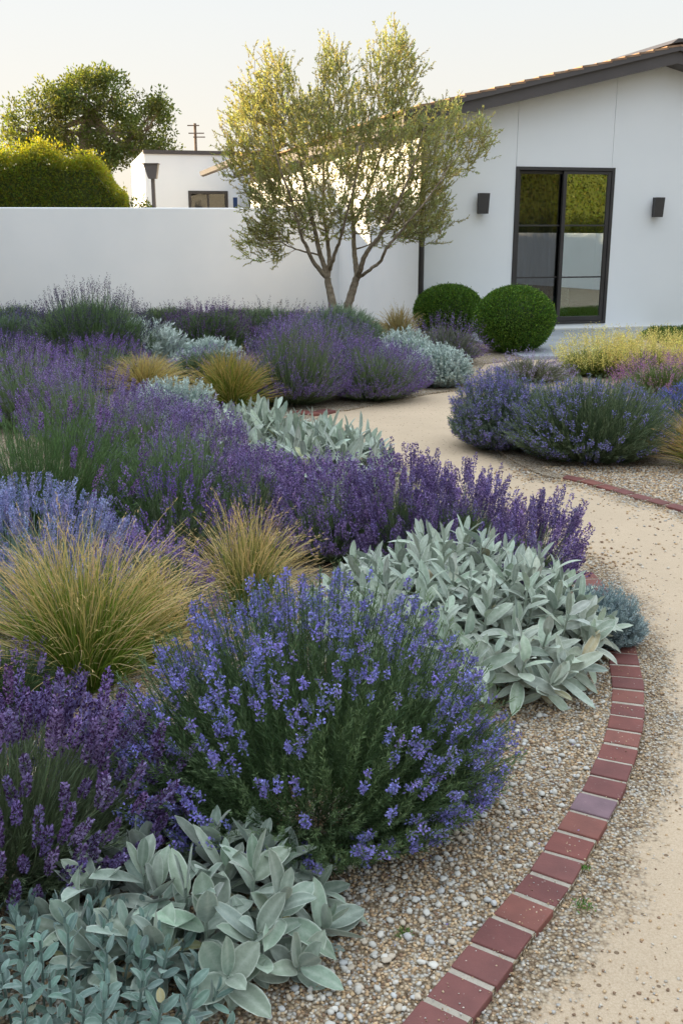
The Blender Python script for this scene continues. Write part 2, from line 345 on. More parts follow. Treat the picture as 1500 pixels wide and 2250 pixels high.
def inside(P, poly):
    x, y = P[:, 0], P[:, 1]; c = np.zeros(len(P), bool); j = len(poly)-1
    for i in range(len(poly)):
        xi, yi = poly[i]; xj, yj = poly[j]
        hit = ((yi > y) != (yj > y)) & (x < (xj-xi)*(y-yi)/(yj-yi+1e-12)+xi); c ^= hit; j = i
    return c
rg = np.random.default_rng(11)
PAL = np.array([(.50,.35,.21), (.58,.44,.29), (.42,.28,.16), (.54,.48,.40), (.60,.54,.45), (.26,.17,.11), (.55,.40,.24), (.44,.42,.39)])
def pick(n, w=None):
    c = PAL[rg.choice(len(PAL), n, p=w)]; return c*rg.uniform(.8, 1.15, (n, 1))
n = 60000; P = np.c_[rg.uniform(-.9, 1.25, n), 1.0+rg.uniform(0, 1, n)**1.2*3.0]
dn = edge_dist(P[:, 0], P[:, 1]); ins = inside(P, bedL)
kb = ins & (dn > .105); P1 = P[kb]
s = rg.uniform(.0030, .0058, len(P1))
pebbles("gravel", np.c_[P1, .008+s*.3], s, pick(len(P1)), 12, "fine tan gravel covering the bed inside the brick edging", "gravel")
n = 2600; P = np.c_[rg.uniform(-.6, 1.2, n), 1.3+rg.uniform(0, 1, n)*2.0]; dn = edge_dist(P[:, 0], P[:, 1]); ins = inside(P, bedL)
P2 = P[ins & (dn > .12)]; keep = rg.uniform(0, 1, len(P2)) < np.clip(1.5-.55*(P2[:, 1]-1.2), .08, 1); P2 = P2[keep]
s = rg.uniform(.0055, .0105, len(P2)); wcol = np.array([(.55,.53,.48), (.60,.57,.51), (.50,.50,.49), (.55,.47,.37)])[rg.choice(4, len(P2))]*rg.uniform(.85, 1.1, (len(P2), 1))
pebbles("pebbles", np.c_[P2, .010+s*.45], s, wcol, 13, "pale rounded pebbles lying loose on the bed gravel", "pebbles", 2)
n = 60000; P = np.c_[rg.uniform(-.1, 2.0, n), 1.1+rg.uniform(0, 1, n)**1.3*3.6]; dn = edge_dist(P[:, 0], P[:, 1]); ins = inside(P, bedL)
keep = (~ins) & (rg.uniform(0, 1, n) < np.exp(-dn/.10)*.75+.003+.25*np.exp(-((P[:, 1]-1.55)/.25)**2)*(P[:, 0] < .75)); P3 = P[keep]
s = rg.uniform(.0022, .0048, len(P3)); big = rg.uniform(0, 1, len(P3)) < .015; s[big] *= 1.6
P3b = P[ins & (dn < .095) & (rg.uniform(0, 1, n) < .16)]; zb = np.r_[np.full(len(P3), -.002), np.full(len(P3b), .0135)]; P3 = np.r_[P3, P3b]; s = np.r_[s, rg.uniform(.0012, .0028, len(P3b))]
pebbles("grit", np.c_[P3, zb+s*.25], s, pick(len(P3)), 14, "coarse grit spilled along the path side of the brick edging", "grit")
n = 26000; P = np.c_[rg.uniform(1.0, 3.2, n), rg.uniform(4.6, 6.7, n)]; ins = inside(P, bedR); dn = edge_dist(P[:, 0], P[:, 1])
k = (ins & (dn > .1)) | (~ins & (rg.uniform(0, 1, n) < .6*np.exp(-dn/.12))); P4 = P[k]; s = rg.uniform(.005, .009, len(P4))
pebbles("gravel", np.c_[P4, np.where(ins[k], .009, -.003)+s*.3], s, pick(len(P4)), 15, "brown gravel under the tawny grass across the path", "gravel")

# ------------------------------------------------------------------ plant primitives
def bez(P0, P1, P2, ts):
    ts = np.asarray(ts); t = ts[..., None]
    if ts.ndim == 1: t = t[None]
    A, B, C = P0[:, None], P1[:, None], P2[:, None]
    return (1-t)**2*A+2*t*(1-t)*B+t*t*C, norm(2*(1-t)*(B-A)+2*t*(C-B))
def kites(mb, P, A, L, W, col, rg, wide=.45, side=None):
    P = P.reshape(-1, 3); A = norm(A.reshape(-1, 3)); n = len(P)
    if n == 0: return
    L = np.broadcast_to(L, n)[:, None]; W = np.broadcast_to(W, n)[:, None]
    S = norm(np.cross(A, rg.normal(0, 1, (n, 3)))) if side is None else side
    N = np.cross(A, S); m = P+A*L*wide+N*W*.25
    V = np.stack([P, m+S*W*.5, P+A*L, m-S*W*.5], 1).reshape(-1, 3)
    f = np.arange(n*4).reshape(n, 4); col = np.broadcast_to(col, (n, 3))
    mb.add(V, f, np.repeat(col, 4, 0))
def ribbons(mb, C, W, col, rg):
    """C (n,m,3) centre lines, W (n,m) widths, col (n,m,3)"""
    n, m, _ = C.shape
    T = np.gradient(C, axis=1); S = norm(np.cross(norm(T), norm(rg.normal(0, 1, (n, 1, 3))+np.array([0, .6, 0]))))
    V = np.stack([C-S*W[..., None]/2, C+S*W[..., None]/2], 2).reshape(-1, 3)
    b = (np.arange(n)[:, None]*m+np.arange(m-1)[None])*2; b = b.ravel()
    mb.add(V, np.c_[b, b+1, b+3, b+2], np.repeat(np.broadcast_to(col, (n, m, 3)).reshape(-1, 3), 2, 0))
def tubes(mb, C, R, col, k=5):
    C = np.asarray(C, float); n, m, _ = C.shape
    T = norm(np.gradient(C, axis=1)); U = norm(np.cross(T, np.array([.31, .17, .93])+0*T)); Vv = np.cross(T, U)
    a = np.linspace(0, 2*np.pi, k, endpoint=False)
    ring = C[:, :, None]+R[..., None, None]*(np.cos(a)[:, None]*U[:, :, None]+np.sin(a)[:, None]*Vv[:, :, None])
    V = ring.reshape(-1, 3); i, j, q = np.meshgrid(np.arange(n), np.arange(m-1), np.arange(k), indexing='ij')
    b = (i*m+j)*k; f = np.stack([b+q, b+(q+1) % k, b+k+(q+1) % k, b+k+q], -1).reshape(-1, 4)
    mb.add(V, f, np.repeat(np.broadcast_to(col, (n, m, 3)).reshape(-1, 3), k, 0))
def vary(c, n, rg, amt=.15, hue=.06):
    c = np.asarray(c, float); return np.clip(c*rg.uniform(1-amt, 1+amt, (n, 1))*(1+rg.normal(0, hue, (n, 3))), 0, 1)
def dome(n, rx, ry, h, rg, zlo=-.6, zc=.35, low=.0):
    z = rg.uniform(zlo, 1, n); a = rg.uniform(0, 2*np.pi, n); r = np.sqrt(1-z*z)
    z0 = h*zc; zz = np.where(z > 0, z0+(h-z0)*z, z0+z0*z*.95)
    return np.c_[rx*r*np.cos(a), ry*r*np.sin(a), zz]
def lumps(P, seed, amp, sc):
    """smooth unevenness of an outline"""
    r = np.random.default_rng(seed); f = np.zeros(len(P))
    for k in range(5):
        d = r.normal(0, 1, 3); f += np.sin(P@d/sc*2.2+r.uniform(0, 6))
    return 1+amp*f/2.2
def spot(l, r, b, t, asp=1.0, push=0.0):
    mid = (l+r)/2; y0 = G(mid, b)[1]+push; ry = .3
    for _ in range(12):
        Yc = y0+.84*ry; rx = (r-l)/2/F*(Yc*CP+EYE*SP); ry = rx*asp
    p = AY(mid, b, Yc); top = AY(mid, t, Yc)[2]
    return np.array([p[0], Yc, 0]), rx, ry, max(top, .12)
def pxw(d, k=.6): return d/1023*k                # width of k render pixels at distance d

def needle_mound(mb, rx, ry, h, n, rg, d, leafL, leafW, col, per=36, t0=.45, spread=.75, p1=(.72, .38), seed=0, tipcol=None, lump=.06, stemcol=None, zlo=-.6, droop=0):
    P2 = dome(n, rx, ry, h, rg, zlo); P2 *= lumps(P2, seed, lump, h)[:, None]*rg.uniform(.86, 1.04, (n, 1))
    P2[:, 2] = np.maximum(P2[:, 2], .02)
    P0 = np.c_[P2[:, :2]*.22+rg.normal(0, .02, (n, 2)), np.zeros(n)]
    P1 = np.c_[P2[:, :2]*p1[0], P2[:, 2]*p1[1]]+rg.normal(0, .02*h*2, (n, 3))
    t = np.sort(rg.uniform(t0, 1, (n, per)), 1); C, T = bez(P0, P1, P2, t)
    R = norm(rg.normal(0, 1, C.shape)); R = norm(R-(R*T).sum(-1, keepdims=True)*T)
    A = T+R*spread*rg.uniform(.6, 1.2, (n, per, 1))
    base = vary(col, n, rg, .22, .05); cc = np.repeat(base[:, None], per, 1)
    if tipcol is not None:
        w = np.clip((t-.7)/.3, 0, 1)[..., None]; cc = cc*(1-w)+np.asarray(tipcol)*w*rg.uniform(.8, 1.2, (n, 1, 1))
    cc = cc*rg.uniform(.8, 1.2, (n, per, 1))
    L = leafL*rg.uniform(.7, 1.2, n*per)*np.clip(1.15-.5*t.ravel()**6, .3, 1.2)
    kites(mb, C, A, L, max(leafW, pxw(d, .55))*rg.uniform(.7, 1.15, n*per), cc.reshape(-1, 3), rg)
    ts = np.linspace(.1, 1, 6); Cs, _ = bez(P0, P1, P2, ts)
    w = np.full((n, 6), max(.0022, pxw(d, .35))); sc = np.asarray(stemcol if stemcol is not None else np.asarray(col)*.8)
    ribbons(mb, Cs, w, sc[None, None], rg)
    return P0, P1, P2

def blossom(mb, C, n_each, rad, size, col, rg, axis=None, length=.0, d=3):
    """little bunches of petals about each point C"""
    n = len(C)
    if n == 0: return
    off = norm(rg.normal(0, 1, (n, n_each, 3)))*rg.uniform(.3, 1, (n, n_each, 1))*np.broadcast_to(rad, n)[:, None, None]
    P = C[:, None]+off
    if axis is not None: P = P+axis[:, None]*rg.uniform(-1, 0, (n, n_each, 1))*np.broadcast_to(length, n)[:, None, None]
    c = vary(col, n, rg, .18, .05)[:, None]*rg.uniform(.7, 1.25, (n, n_each, 1))
    s = max(size, pxw(d, .9))
    kites(mb, P, norm(off+rg.normal(0, .5, off.shape)*.02+1e-6), s*rg.uniform(.7, 1.3, n*n_each), s*.75, c.reshape(-1, 3), rg, .6)

def rosemary(l, r, b, t, label, asp=1., n=1500, per=44, flower=.3, fcol=(.20,.19,.70), col=(.105,.165,.085), seed=1, name="rosemary_bush", cat="rosemary bush", leafL=.026, fper=22, push=0, floz=-.5, spread=.75, tipcol=(.16,.23,.14), p1=(.72,.38), fr=.011):
    p, rx, ry, h = spot(l, r, b, t, asp, push); d = math.hypot(p[1], EYE); rg = np.random.default_rng(seed)
    root = thing(name, p, label, cat); mb = MB()
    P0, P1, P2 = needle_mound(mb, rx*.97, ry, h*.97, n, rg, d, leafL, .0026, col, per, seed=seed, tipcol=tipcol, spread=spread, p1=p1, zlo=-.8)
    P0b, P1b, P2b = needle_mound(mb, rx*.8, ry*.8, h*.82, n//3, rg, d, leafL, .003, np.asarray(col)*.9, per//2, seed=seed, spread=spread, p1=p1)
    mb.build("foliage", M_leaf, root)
    fm = MB(); r2 = np.random.default_rng(seed+50)
    noise = lumps(P2, seed+9, .55, h*.5)-1
    pick_ = r2.uniform(0, 1, n) < flower*np.clip(1+.9*noise, .25, 2.2)
    Q0, Q1, Q2 = P0[pick_], P1[pick_], P2[pick_]
    for k in range(3):
        tt = r2.uniform(.86, 1.0, len(Q0)) if k else r2.uniform(.93, 1.02, len(Q0))
        C, T = bez(Q0, Q1, Q2, tt[:, None]); C = C[:, 0]; T = T[:, 0]
        m = r2.uniform(0, 1, len(C)) < (1, .7, .45)[k]
        blossom(fm, C[m], fper, fr*(d/3)**.35, .0085*(d/3)**.3, fcol, r2, T[m], .028, d)
    fm.build("blossom", M_flower, root)
    return root

def lavender(l, r, b, t, label, asp=1., n=420, seed=1, fcol=(.17,.09,.36), gcol=(.13,.17,.095), head=.05, hr=.0075, nf=26, bare=.16, name="lavender_bush", cat="lavender", push=0, lean=(0, 0), folh=.78, gn=700, up=.5, dens=1., zlo=-.35, gL=.05, keep=None, group=None, dark=None, fr=.92):
    p, rx, ry, h = spot(l, r, b, t, asp, push); d = math.hypot(p[1], EYE); rg = np.random.default_rng(seed)
    root = thing(name, p, label, cat, group=group); mb = MB(); lean = np.array([lean[0], lean[1], 0])
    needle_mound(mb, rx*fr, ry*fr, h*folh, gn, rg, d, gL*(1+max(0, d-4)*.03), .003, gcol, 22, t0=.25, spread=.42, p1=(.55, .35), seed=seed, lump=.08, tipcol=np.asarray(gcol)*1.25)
    # flower stems
    P2 = dome(n, rx*1.0, ry*1.0, h-head*.4, rg, zlo, .3); P2 *= lumps(P2, seed, .07, h)[:, None]*rg.uniform(.84, 1.05, (n, 1)); P2 += lean*P2[:, 2:3]
    P2[:, 2] = np.maximum(P2[:, 2], .05)
    P0 = np.c_[P2[:, :2]*.3, np.zeros(n)+.02]; P1 = np.c_[P2[:, :2]*.68, P2[:, 2]*.5]+rg.normal(0, .02, (n, 3))
    ts = np.linspace(.3, 1, 7); C, T = bez(P0, P1, P2, ts); w = np.full((n, 7), max(.0022, pxw(d, .45)))
    ribbons(mb, C, w, vary(np.asarray(gcol)*1.3, n, rg)[:, None], rg)
    mb.build("foliage", M_leaf, root)
    fm = MB(); A = norm(T[:, -1]+np.array([0, 0, up])+rg.normal(0, .08, (n, 3)))
    nfl = int(max(7, nf*min(1, (3.2/d)**.8))); L = head*rg.uniform(.55, 1.25, n)
    u = np.tile(np.linspace(0, 1, nfl), (n, 1))+rg.normal(0, .03, (n, nfl)); a = rg.uniform(0, 6.28, (n, nfl))
    S = norm(np.cross(A, rg.normal(0, 1, (n, 3)))); N = np.cross(A, S)
    rad = max(hr, pxw(d, .7))*np.sin(np.pi*np.clip(u*.86+.12, 0, 1))**.6
    O = (np.cos(a)[..., None]*S[:, None]+np.sin(a)[..., None]*N[:, None])
    C = P2[:, None]+A[:, None]*(u*L[:, None])[..., None]+O*(rad*.6)[..., None]
    base = vary(fcol, n, rg, .25, .06)[:, None]*rg.uniform(.6, 1.35, (n, nfl, 1))
    if dark is not None:
        mk = rg.uniform(0, 1, (n, nfl, 1)) < .35; base = np.where(mk, np.asarray(dark)*rg.uniform(.7, 1.3, (n, nfl, 1)), base)
    fl = max(.0092, pxw(d, 1.1))
    kites(fm, C, O+A[:, None]*rg.uniform(.5, 1.6, (n, nfl, 1)), fl*rg.uniform(.8, 1.3, n*nfl), fl*.7, base.reshape(-1, 3), rg, .55)
    fm.build("flower_spike", M_flower, root)
    return root

def leafgrid(mb, P, A, U, L, W, col, rim, curl, rg, nl=7, fold=.13, sharp=.92):
    n = len(P); A = norm(A); U = norm(U-(U*A).sum(-1, keepdims=True)*A); S = np.cross(A, U)
    t = np.linspace(0, 1, nl+1); prof = np.sin(np.pi*np.clip(t, 0, 1)**sharp)**.52; prof = np.maximum(prof, .10*(1-t)); prof[-1] = 0.02
    s = np.array([-1, -.82, -.4, 0, .4, .82, 1.])
    cz = curl[:, None]
    cen = P[:, None]+A[:, None]*(L[:, None]*(t-.18*abs(cz)*t**2))[..., None]+U[:, None]*(-(cz*L[:, None])*t**2*.62)[..., None]
    off = S[:, None, None]*(s[None, None, :]*(W[:, None]*prof)[..., None]*.5)[..., None]
    lift = U[:, None, None]*((np.abs(s)**1.4)[None, None, :]*(W[:, None]*prof)[..., None]*fold)[..., None]
    V = (cen[:, :, None]+off+lift); k = len(s)
    c = np.broadcast_to(col[:, None, None, :], V.shape).copy(); rm = np.zeros(k); rm[[0, -1]] = 1; rm[3] = .35
    rw = np.broadcast_to(rm[None, None, :, None], c.shape[:3]+(1,)); c = c*(1-rw*.75)+np.asarray(rim)*rw*.75
    i, j, q = np.meshgrid(np.arange(n), np.arange(nl), np.arange(k-1), indexing='ij'); b = (i*(nl+1)+j)*k+q
    mb.add(V.reshape(-1, 3), np.stack([b, b+1, b+k+1, b+k], -1).reshape(-1, 4), c.reshape(-1, 3))

def sage(cx, cy, rx, ry, h, label, n=60, seed=1, L0=.10, W0=.034, pairs=6, col=(.37,.43,.355), rim=(.66,.71,.65), name="silver_sage", cat="sage", rot=0., zmin=.0, open_=1.0, curl=.35, upr=.0):
    rg = np.random.default_rng(seed); root = thing(name, (cx, cy, 0), label, cat, rotz=rot); mb = MB()
    # shoots stand all over the patch, spaced apart
    pts = []
    tries = 0; dmin = math.sqrt(math.pi*rx*ry/n)*.78
    while len(pts) < n and tries < 20000:
        tries += 1; a = rg.uniform(0, 6.283); q = math.sqrt(rg.uniform(0, 1)); p = np.array([rx*q*math.cos(a), ry*q*math.sin(a), q])
        if all((p[0]-o[0])**2+(p[1]-o[1])**2 > dmin**2 for o in pts): pts.append(p)
        elif tries % 400 == 0: dmin *= .93
    pts = np.array(pts); n = len(pts); q = pts[:, 2]
    top = h*np.sqrt(np.clip(1-(q*.93)**2.4, .02, 1))*rg.uniform(.82, 1.08, n)*lumps(pts, seed, .07, .3); top = np.maximum(top, L0*.45)
    out = np.c_[pts[:, :2], np.zeros(n)]/max(rx, ry)
    P2 = np.c_[pts[:, :2], top-L0*.35]; P2[:, 2] = np.maximum(P2[:, 2], .03); P0 = np.c_[pts[:, :2]*.78, np.zeros(n)]
    P1 = np.c_[pts[:, :2]*.95, P2[:, 2]*.45]
    ax0 = norm(np.array([0, 0, 1.])+out*.9*(q[:, None]**2)+rg.normal(0, .12, (n, 3)))
    tv = np.linspace(0, 1, 5); C, T = bez(P0, P1, P2, tv); tubes(mb, C, np.full((n, 5), .0042 if L0 > .07 else .003), np.asarray(col)*.85, 5)
    for k in range(pairs):
        u = k/(pairs-1)                       # 0 lowest pair, 1 youngest pair at the tip
        tpos = 1-(1-u)*min(.62, .62); C, T = bez(P0, P1, P2, np.full((n, 1), tpos)); C = C[:, 0]; T = norm(T[:, 0]*.4+ax0*.8)
        el = math.radians(8+open_*(70*(1-u)**.8+10))
        az0 = rg.uniform(0, .5, n)+seed+np.arange(n)*1.7+k*math.pi/2
        S = norm(np.cross(T, np.array([1., .2, .1])+0*T)); N = np.cross(T, S)
        for sgn in range(2):
            az = az0+sgn*math.pi+rg.normal(0, .22, n); R = np.cos(az)[:, None]*S+np.sin(az)[:, None]*N
            e = el+rg.normal(0, .16, n); A = R*np.sin(e)[:, None]+T*np.cos(e)[:, None]; U = T*np.sin(e)[:, None]-R*np.cos(e)[:, None]
            sz = (.55+.6*math.sin(math.pi*(u*.75+.12)))*rg.uniform(.8, 1.15, n)
            A = norm(A+rg.normal(0, .05, (n, 3))); A[:, 2] = np.maximum(A[:, 2], -.45)
            cl = rg.normal(curl*(1-u*.6), .34, n)
            cc_ = vary(col, n, rg, .22, .03); old = rg.uniform(0, 1, n) < (.10 if k < 2 else .01); cc_[old] = vary((.42,.38,.22), int(old.sum()), rg, .2, .05)
            leafgrid(mb, C+R*.003, A, U+rg.normal(0, .12, (n, 3)), L0*sz*rg.uniform(.72, 1.12, n), W0*sz*rg.uniform(.7, 1.2, n), cc_, rim, cl, rg)
    m = mb.v[-1]
    # keep every leaf above the soil
    for a in mb.v: a[:, 2] = np.maximum(a[:, 2], .012)
    mb.build("foliage", M_silver, root, smooth=True)
    return root

def grass(l, r, b, t, label, n=1400, seed=1, green=(.15,.245,.03), straw=(.70,.53,.28), w=.0026, asp=.9, spread=1.0, name="feather_grass", cat="ornamental grass", heads=.1, mid=.55, push=0, base=.16, stiff=.5, gmix=None):
    p, rx, ry, h = spot(l, r, b, t, asp, push); d = math.hypot(p[1], EYE); rg = np.random.default_rng(seed)
    root = thing(name, p, label, cat); mb = MB()
    a = rg.uniform(0, 6.283, n); q = rg.uniform(0, 1, n)**.75; R = np.c_[np.cos(a), np.sin(a), 0*a]; rx *= 1.16; ry *= 1.1
    Lh = h*rg.uniform(.38, 1.08, n)**.8; reach = q*spread*rg.uniform(.7, 1.12, n)
    P0 = R*np.array([rx, ry, 0])*base*np.sqrt(rg.uniform(0, 1, n))[:, None]
    zt = Lh*np.clip(1.04-.60*reach**2.2, .12, 1)
    P2 = R*np.array([rx, ry, 0])*reach[:, None]+np.c_[0*a, 0*a, zt]+rg.normal(0, .075*h, (n, 3))
    P1 = rg.normal(0, .035*h, (n, 3))+P0*.6+R*np.array([rx, ry, 0])*(reach*.36)[:, None]+np.c_[0*a, 0*a, zt*(.72+stiff*.25)]
    ts = np.linspace(0, 1, 9); C, T = bez(P0, P1, P2, ts); C[..., 2] = np.maximum(C[..., 2], .01)
    W = max(w, pxw(d, .62))*np.interp(ts, [0, .2, .7, 1], [.8, 1, .8, .25])[None]*rg.uniform(.7, 1.2, (n, 1))
    m0 = np.clip(rg.normal(mid+.1, .18, n), .15, 1.2)[:, None]; wgt = np.clip((ts[None]-m0+.25)/.4, 0, 1)[..., None]
    g0 = vary(green, n, rg, .3, .08)[:, None]; s0 = vary(straw, n, rg, .2, .05)[:, None]
    ribbons(mb, C, W, g0*(1-wgt)+s0*wgt, rg)
    mb.build("foliage", M_grass, root)
    k = int(n*heads)
    if k:
        fm = MB(); idx = rg.choice(n, k, replace=False); e = P2[idx]; A = norm(P2[idx]-P1[idx]); hl = rg.uniform(.05, .10, k)
        u = rg.uniform(0, 1, (k, 9)); C = e[:, None]+A[:, None]*(u*hl[:, None])[..., None]-A[:, None]*.03
        kites(fm, C, A[:, None]+rg.normal(0, .22, C.shape), .016, max(.0022, pxw(d, .5)), vary(np.asarray(straw)*1.12, k*9, rg, .2, .04), rg)
        fm.build("seed_head", M_grass, root)
    return root

def silver_mound(l, r, b, t, label, n=700, per=16, seed=1, leafL=.04, leafW=.010, col=(.36,.45,.42), asp=1., push=0, name="artemisia_mound", cat="artemisia", spread=.9, t0=.55, lump=.08, tip=(.60,.68,.65), p1=(.72,.38), zlo=-.6):
    p, rx, ry, h = spot(l, r, b, t, asp, push); d = math.hypot(p[1], EYE); rg = np.random.default_rng(seed)
    root = thing(name, p, label, cat); mb = MB()
    needle_mound(mb, rx, ry, h, n, rg, d, leafL, leafW, col, per, t0=t0, spread=spread, seed=seed, tipcol=tip, lump=lump, stemcol=col, p1=p1, zlo=zlo)
    needle_mound(mb, rx*.85, ry*.85, h*.85, n//2, rg, d, leafL, leafW, np.asarray(col)*.9, per, t0=t0, spread=spread, seed=seed, lump=lump, stemcol=col, p1=p1)
    mb.build("foliage", M_silver, root)
    return root
#PLANTS
# ------------------------------------------------------------------ house (local x = along the gable wall, y = into the house)
PHI = math.radians(14.5); HC = (1.20, 15.45, 0)
house = thing("house", HC, "white stucco house with dark gable roof edge and tall glass sliding door", "house", PHI)
RU, WR = 3.70, 7.4          # ridge, full width
zw = lambda u: (2.98+.238*u) if u <= RU else (2.98+.238*(2*RU-u))   # underside of the roof at the wall
DU0, DU1, DZ0, DZ1 = 1.40, 3.00, .12, 2.42
T = .26
def wallpoly(m, pts): prism(m, pts, 'y', 0, T)
J1, J2 = DU0, DU1-.055
m = MB()   # gable wall in three panels with 6 mm joints, door opening left free
wallpoly(m, [(0, -.05), (J1-.003, -.05), (J1-.003, zw(J1)), (0, zw(0))])
wallpoly(m, [(J1+.003, DZ1), (J2-.003, DZ1), (J2-.003, zw(J2)), (J1+.003, zw(J1))])
wallpoly(m, [(J1-.003, -.05), (DU1, -.05), (DU1, DZ0), (J1-.003, DZ0)])
wallpoly(m, [(J2+.003, DZ1), (DU1, DZ1), (DU1, -.05), (WR, -.05), (WR, zw(WR)), (RU, zw(RU)), (J2+.003, zw(J2))])
box(m, J1-.003, J2+.003, .02, T-.01, DZ1+.002, zw(J1)-.02)      # backing seen in the joints
m.build("gable_wall", M_wall2, house)
m = MB(); box(m, 0, .24, T, 15.0, -.05, 3.14); m.build("side_wall", M_wall, house)
m = MB(); box(m, -.02, WR, -.035, 0-.001, -.02, .055); m.build("plinth", M_plinth, house)
m = MB(); box(m, WR-.24, WR, T, 15, -.05, 2.9); m.build("side_wall", M_wall, house)
# roof over the gable: barge board, soffit, deck and tiles
OV = .34
def roofslope(m, u0, z0, u1, z1, y0, y1, th):
    prism(m, [(u0, z0), (u1, z1), (u1, z1+th), (u0, z0+th)], 'y', y0, y1)
zr = lambda u: 2.98+.238*u
m = MB(); roofslope(m, -.42, zr(-.42), RU, zr(RU), -OV+.03, 15.2, .16); m.build("roof_deck", M_fascia, house)
m = MB(); roofslope(m, 2*RU+.42, zr(-.42), RU, zr(RU), -OV+.03, 15.2, .159); m.build("roof_deck", M_fascia, house)
m = MB(); roofslope(m, -.44, zr(-.44)-.005, RU, zr(RU)-.005, -OV, -OV+.028, .19)
roofslope(m, -.44, zr(-.44)+.16, RU, zr(RU)+.16, -OV-.045, -OV-.001, .075); m.build("barge_board", M_fascia, house, bevel=.004)
m = MB(); roofslope(m, 2*RU+.44, zr(-.44)-.005, RU+.002, zr(RU)-.005, -OV, -OV+.028, .19)
roofslope(m, 2*RU+.44, zr(-.44)+.16, RU+.002, zr(RU)+.16, -OV-.045, -OV-.001, .075); m.build("barge_board", M_fascia, house, bevel=.004)
m = MB(); rr = random.Random(4)   # tile courses: lapped along the slope, staggered along the eaves
sl = math.atan(.238); ncour = 19
for side in (0, 1):
    for k in range(ncour):
        ua = -.46+k*(RU+.46)/ncour; ub = ua+(RU+.46)/ncour*1.12
        for q in range(0, 40):
            y0 = -OV-.05+q*.38; h_ = .235+rr.uniform(-.004, .008)
            a = (ua, zr(ua)+h_+.024); b = (min(ub, RU), zr(min(ub, RU))+h_+.004)
            P = [(a[0], a[1]-.028), (b[0], b[1]-.028), (b[0], b[1]), (a[0], a[1])]
            if side: P = [(2*RU-x, z) for x, z in reversed(P)]
            prism(m, P, 'y', y0, y0+.372)
m.build("roof_tiles", M_tile, house)
m = MB(); prism(m, [(RU-.16, zr(RU)+.24), (RU-.05, zr(RU)+.315), (RU+.05, zr(RU)+.315), (RU+.16, zr(RU)+.24), (RU, zr(RU)+.27)], 'y', -OV-.06, 15.2); m.build("ridge_cap", M_fascia, house)
# lower tiled eave along the side wall
E0, E1, ZE, SL2 = -1.15, -.15, 3.02, .28
m = MB(); roofslope(m, E0, ZE, E1, ZE+SL2*(E1-E0), 9.0, 15.6, .05)
m.build("eave_soffit", M_fascia, house)
m = MB()
for k in range(4):
    ua = E0-.03+k*.25; ub = ua+.28
    for q in range(18):
        y0 = 8.96+q*.37; dz = rr.uniform(-.004, .01)
        P = [(ua, ZE+SL2*(ua-E0)+.075+dz), (ub, ZE+SL2*(ub-E0)+.052+dz), (ub, ZE+SL2*(ub-E0)+.08+dz), (ua, ZE+SL2*(ua-E0)+.105+dz)]
        prism(m, P, 'y', y0, y0+.362)
m.build("eave_tiles", M_tile, house)
m = MB(); prism(m, [(E0-.14, ZE+.06), (E0-.12, ZE-.05), (E0-.04, ZE-.08), (E0-.001, ZE-.06), (E0-.001, ZE+.06)], 'y', 8.9, 15.75)
m.build("gutter", M_fascia, house)
m = MB(); cyl(m, -.055, -.06, 0.0, 2.72, .042, n=14); box(m, -.105, -.005, -.11, -.012, 2.72, 2.95)
for z in (.5, 1.6, 2.5): box(m, -.108, -.002, -.113, -.004, z, z+.03)
m.build("downpipe", M_dark, house)
# sliding door
door = MB(); yf = -.02
fr = .05
box(door, DU0, DU0+fr, yf, .12, DZ0, DZ1); box(door, DU1-fr, DU1, yf, .12, DZ0, DZ1)
box(door, DU0+fr, DU1-fr, yf, .12, DZ1-fr, DZ1-.001); box(door, DU0+fr, DU1-fr, yf, .12, DZ0+.001, DZ0+fr*.8)
dr = door.build("sliding_door", M_dark, house, bevel=.004)
mid = (DU0+DU1)/2
def sash(u0, u1, y0, y1, glass, gname):
    m = MB(); s = .055; zb, zt = DZ0+fr*.8+.003, DZ1-fr-.003
    box(m, u0, u0+s, y0, y1, zb, zt); box(m, u1-s, u1, y0, y1, zb, zt)
    box(m, u0+s, u1-s, y0, y1, zt-s*.8, zt-.001); box(m, u0+s, u1-s, y0, y1, zb+.001, zb+s*1.3)
    for f_ in (.355, .70):
        z = zb+(zt-zb)*(1-f_)-.01; box(m, u0+s, u1-s, y0+.006, y1-.006, z, z+.022)
    m.build("door_sash", M_dark, dr, bevel=.003)
    g_ = MB(); yy = (y0+y1)/2; box(g_, u0+s-.004, u1-s+.004, yy-.003, yy+.003, zb+s*1.3-.004, zt-s*.8+.004)
    g_.build(gname, glass, dr)
sash(DU0+fr+.003, mid+.04, .055, .10, M_screen, "pane")
sash(mid-.03, DU1-fr-.003, -.005, .040, M_glass, "pane")
m = MB(); box(m, DU0+fr+.018, DU0+fr+.038, .03, .053, 1.02, 1.14); m.build("handle", M_dark, dr, bevel=.004)
# room behind the door
m = MB()
box(m, .9, 5.2, T+.002, 4.6, DZ0-.06, DZ0-.01); m.build("room_floor", M_inner, house)
m = MB(); box(m, .9, 5.2, 4.6, 4.7, 0, 2.7); box(m, .82, .9, T+.002, 4.6, 0, 2.7); box(m, 5.2, 5.28, T+.002, 4.6, 0, 2.7); box(m, .9, 5.2, T+.002, 4.6, 2.7, 2.76)
m.build("room_wall", M_inner, house)
m = MB(); n_ = 60; u = np.linspace(DU0+.03, mid-.02, n_); yv = .27+.022*np.sin(u*62)
for z0, z1 in ((DZ0, DZ1-.02),):
    v = np.r_[np.c_[u, yv, np.full(n_, z0)], np.c_[u, yv, np.full(n_, z1)]]; m.add(v, [[i, i+1, n_+i+1, n_+i] for i in range(n_-1)])
    v2 = v+[0, .004, 0]; m.add(v2, [[i, n_+i, n_+i+1, i+1] for i in range(n_-1)])
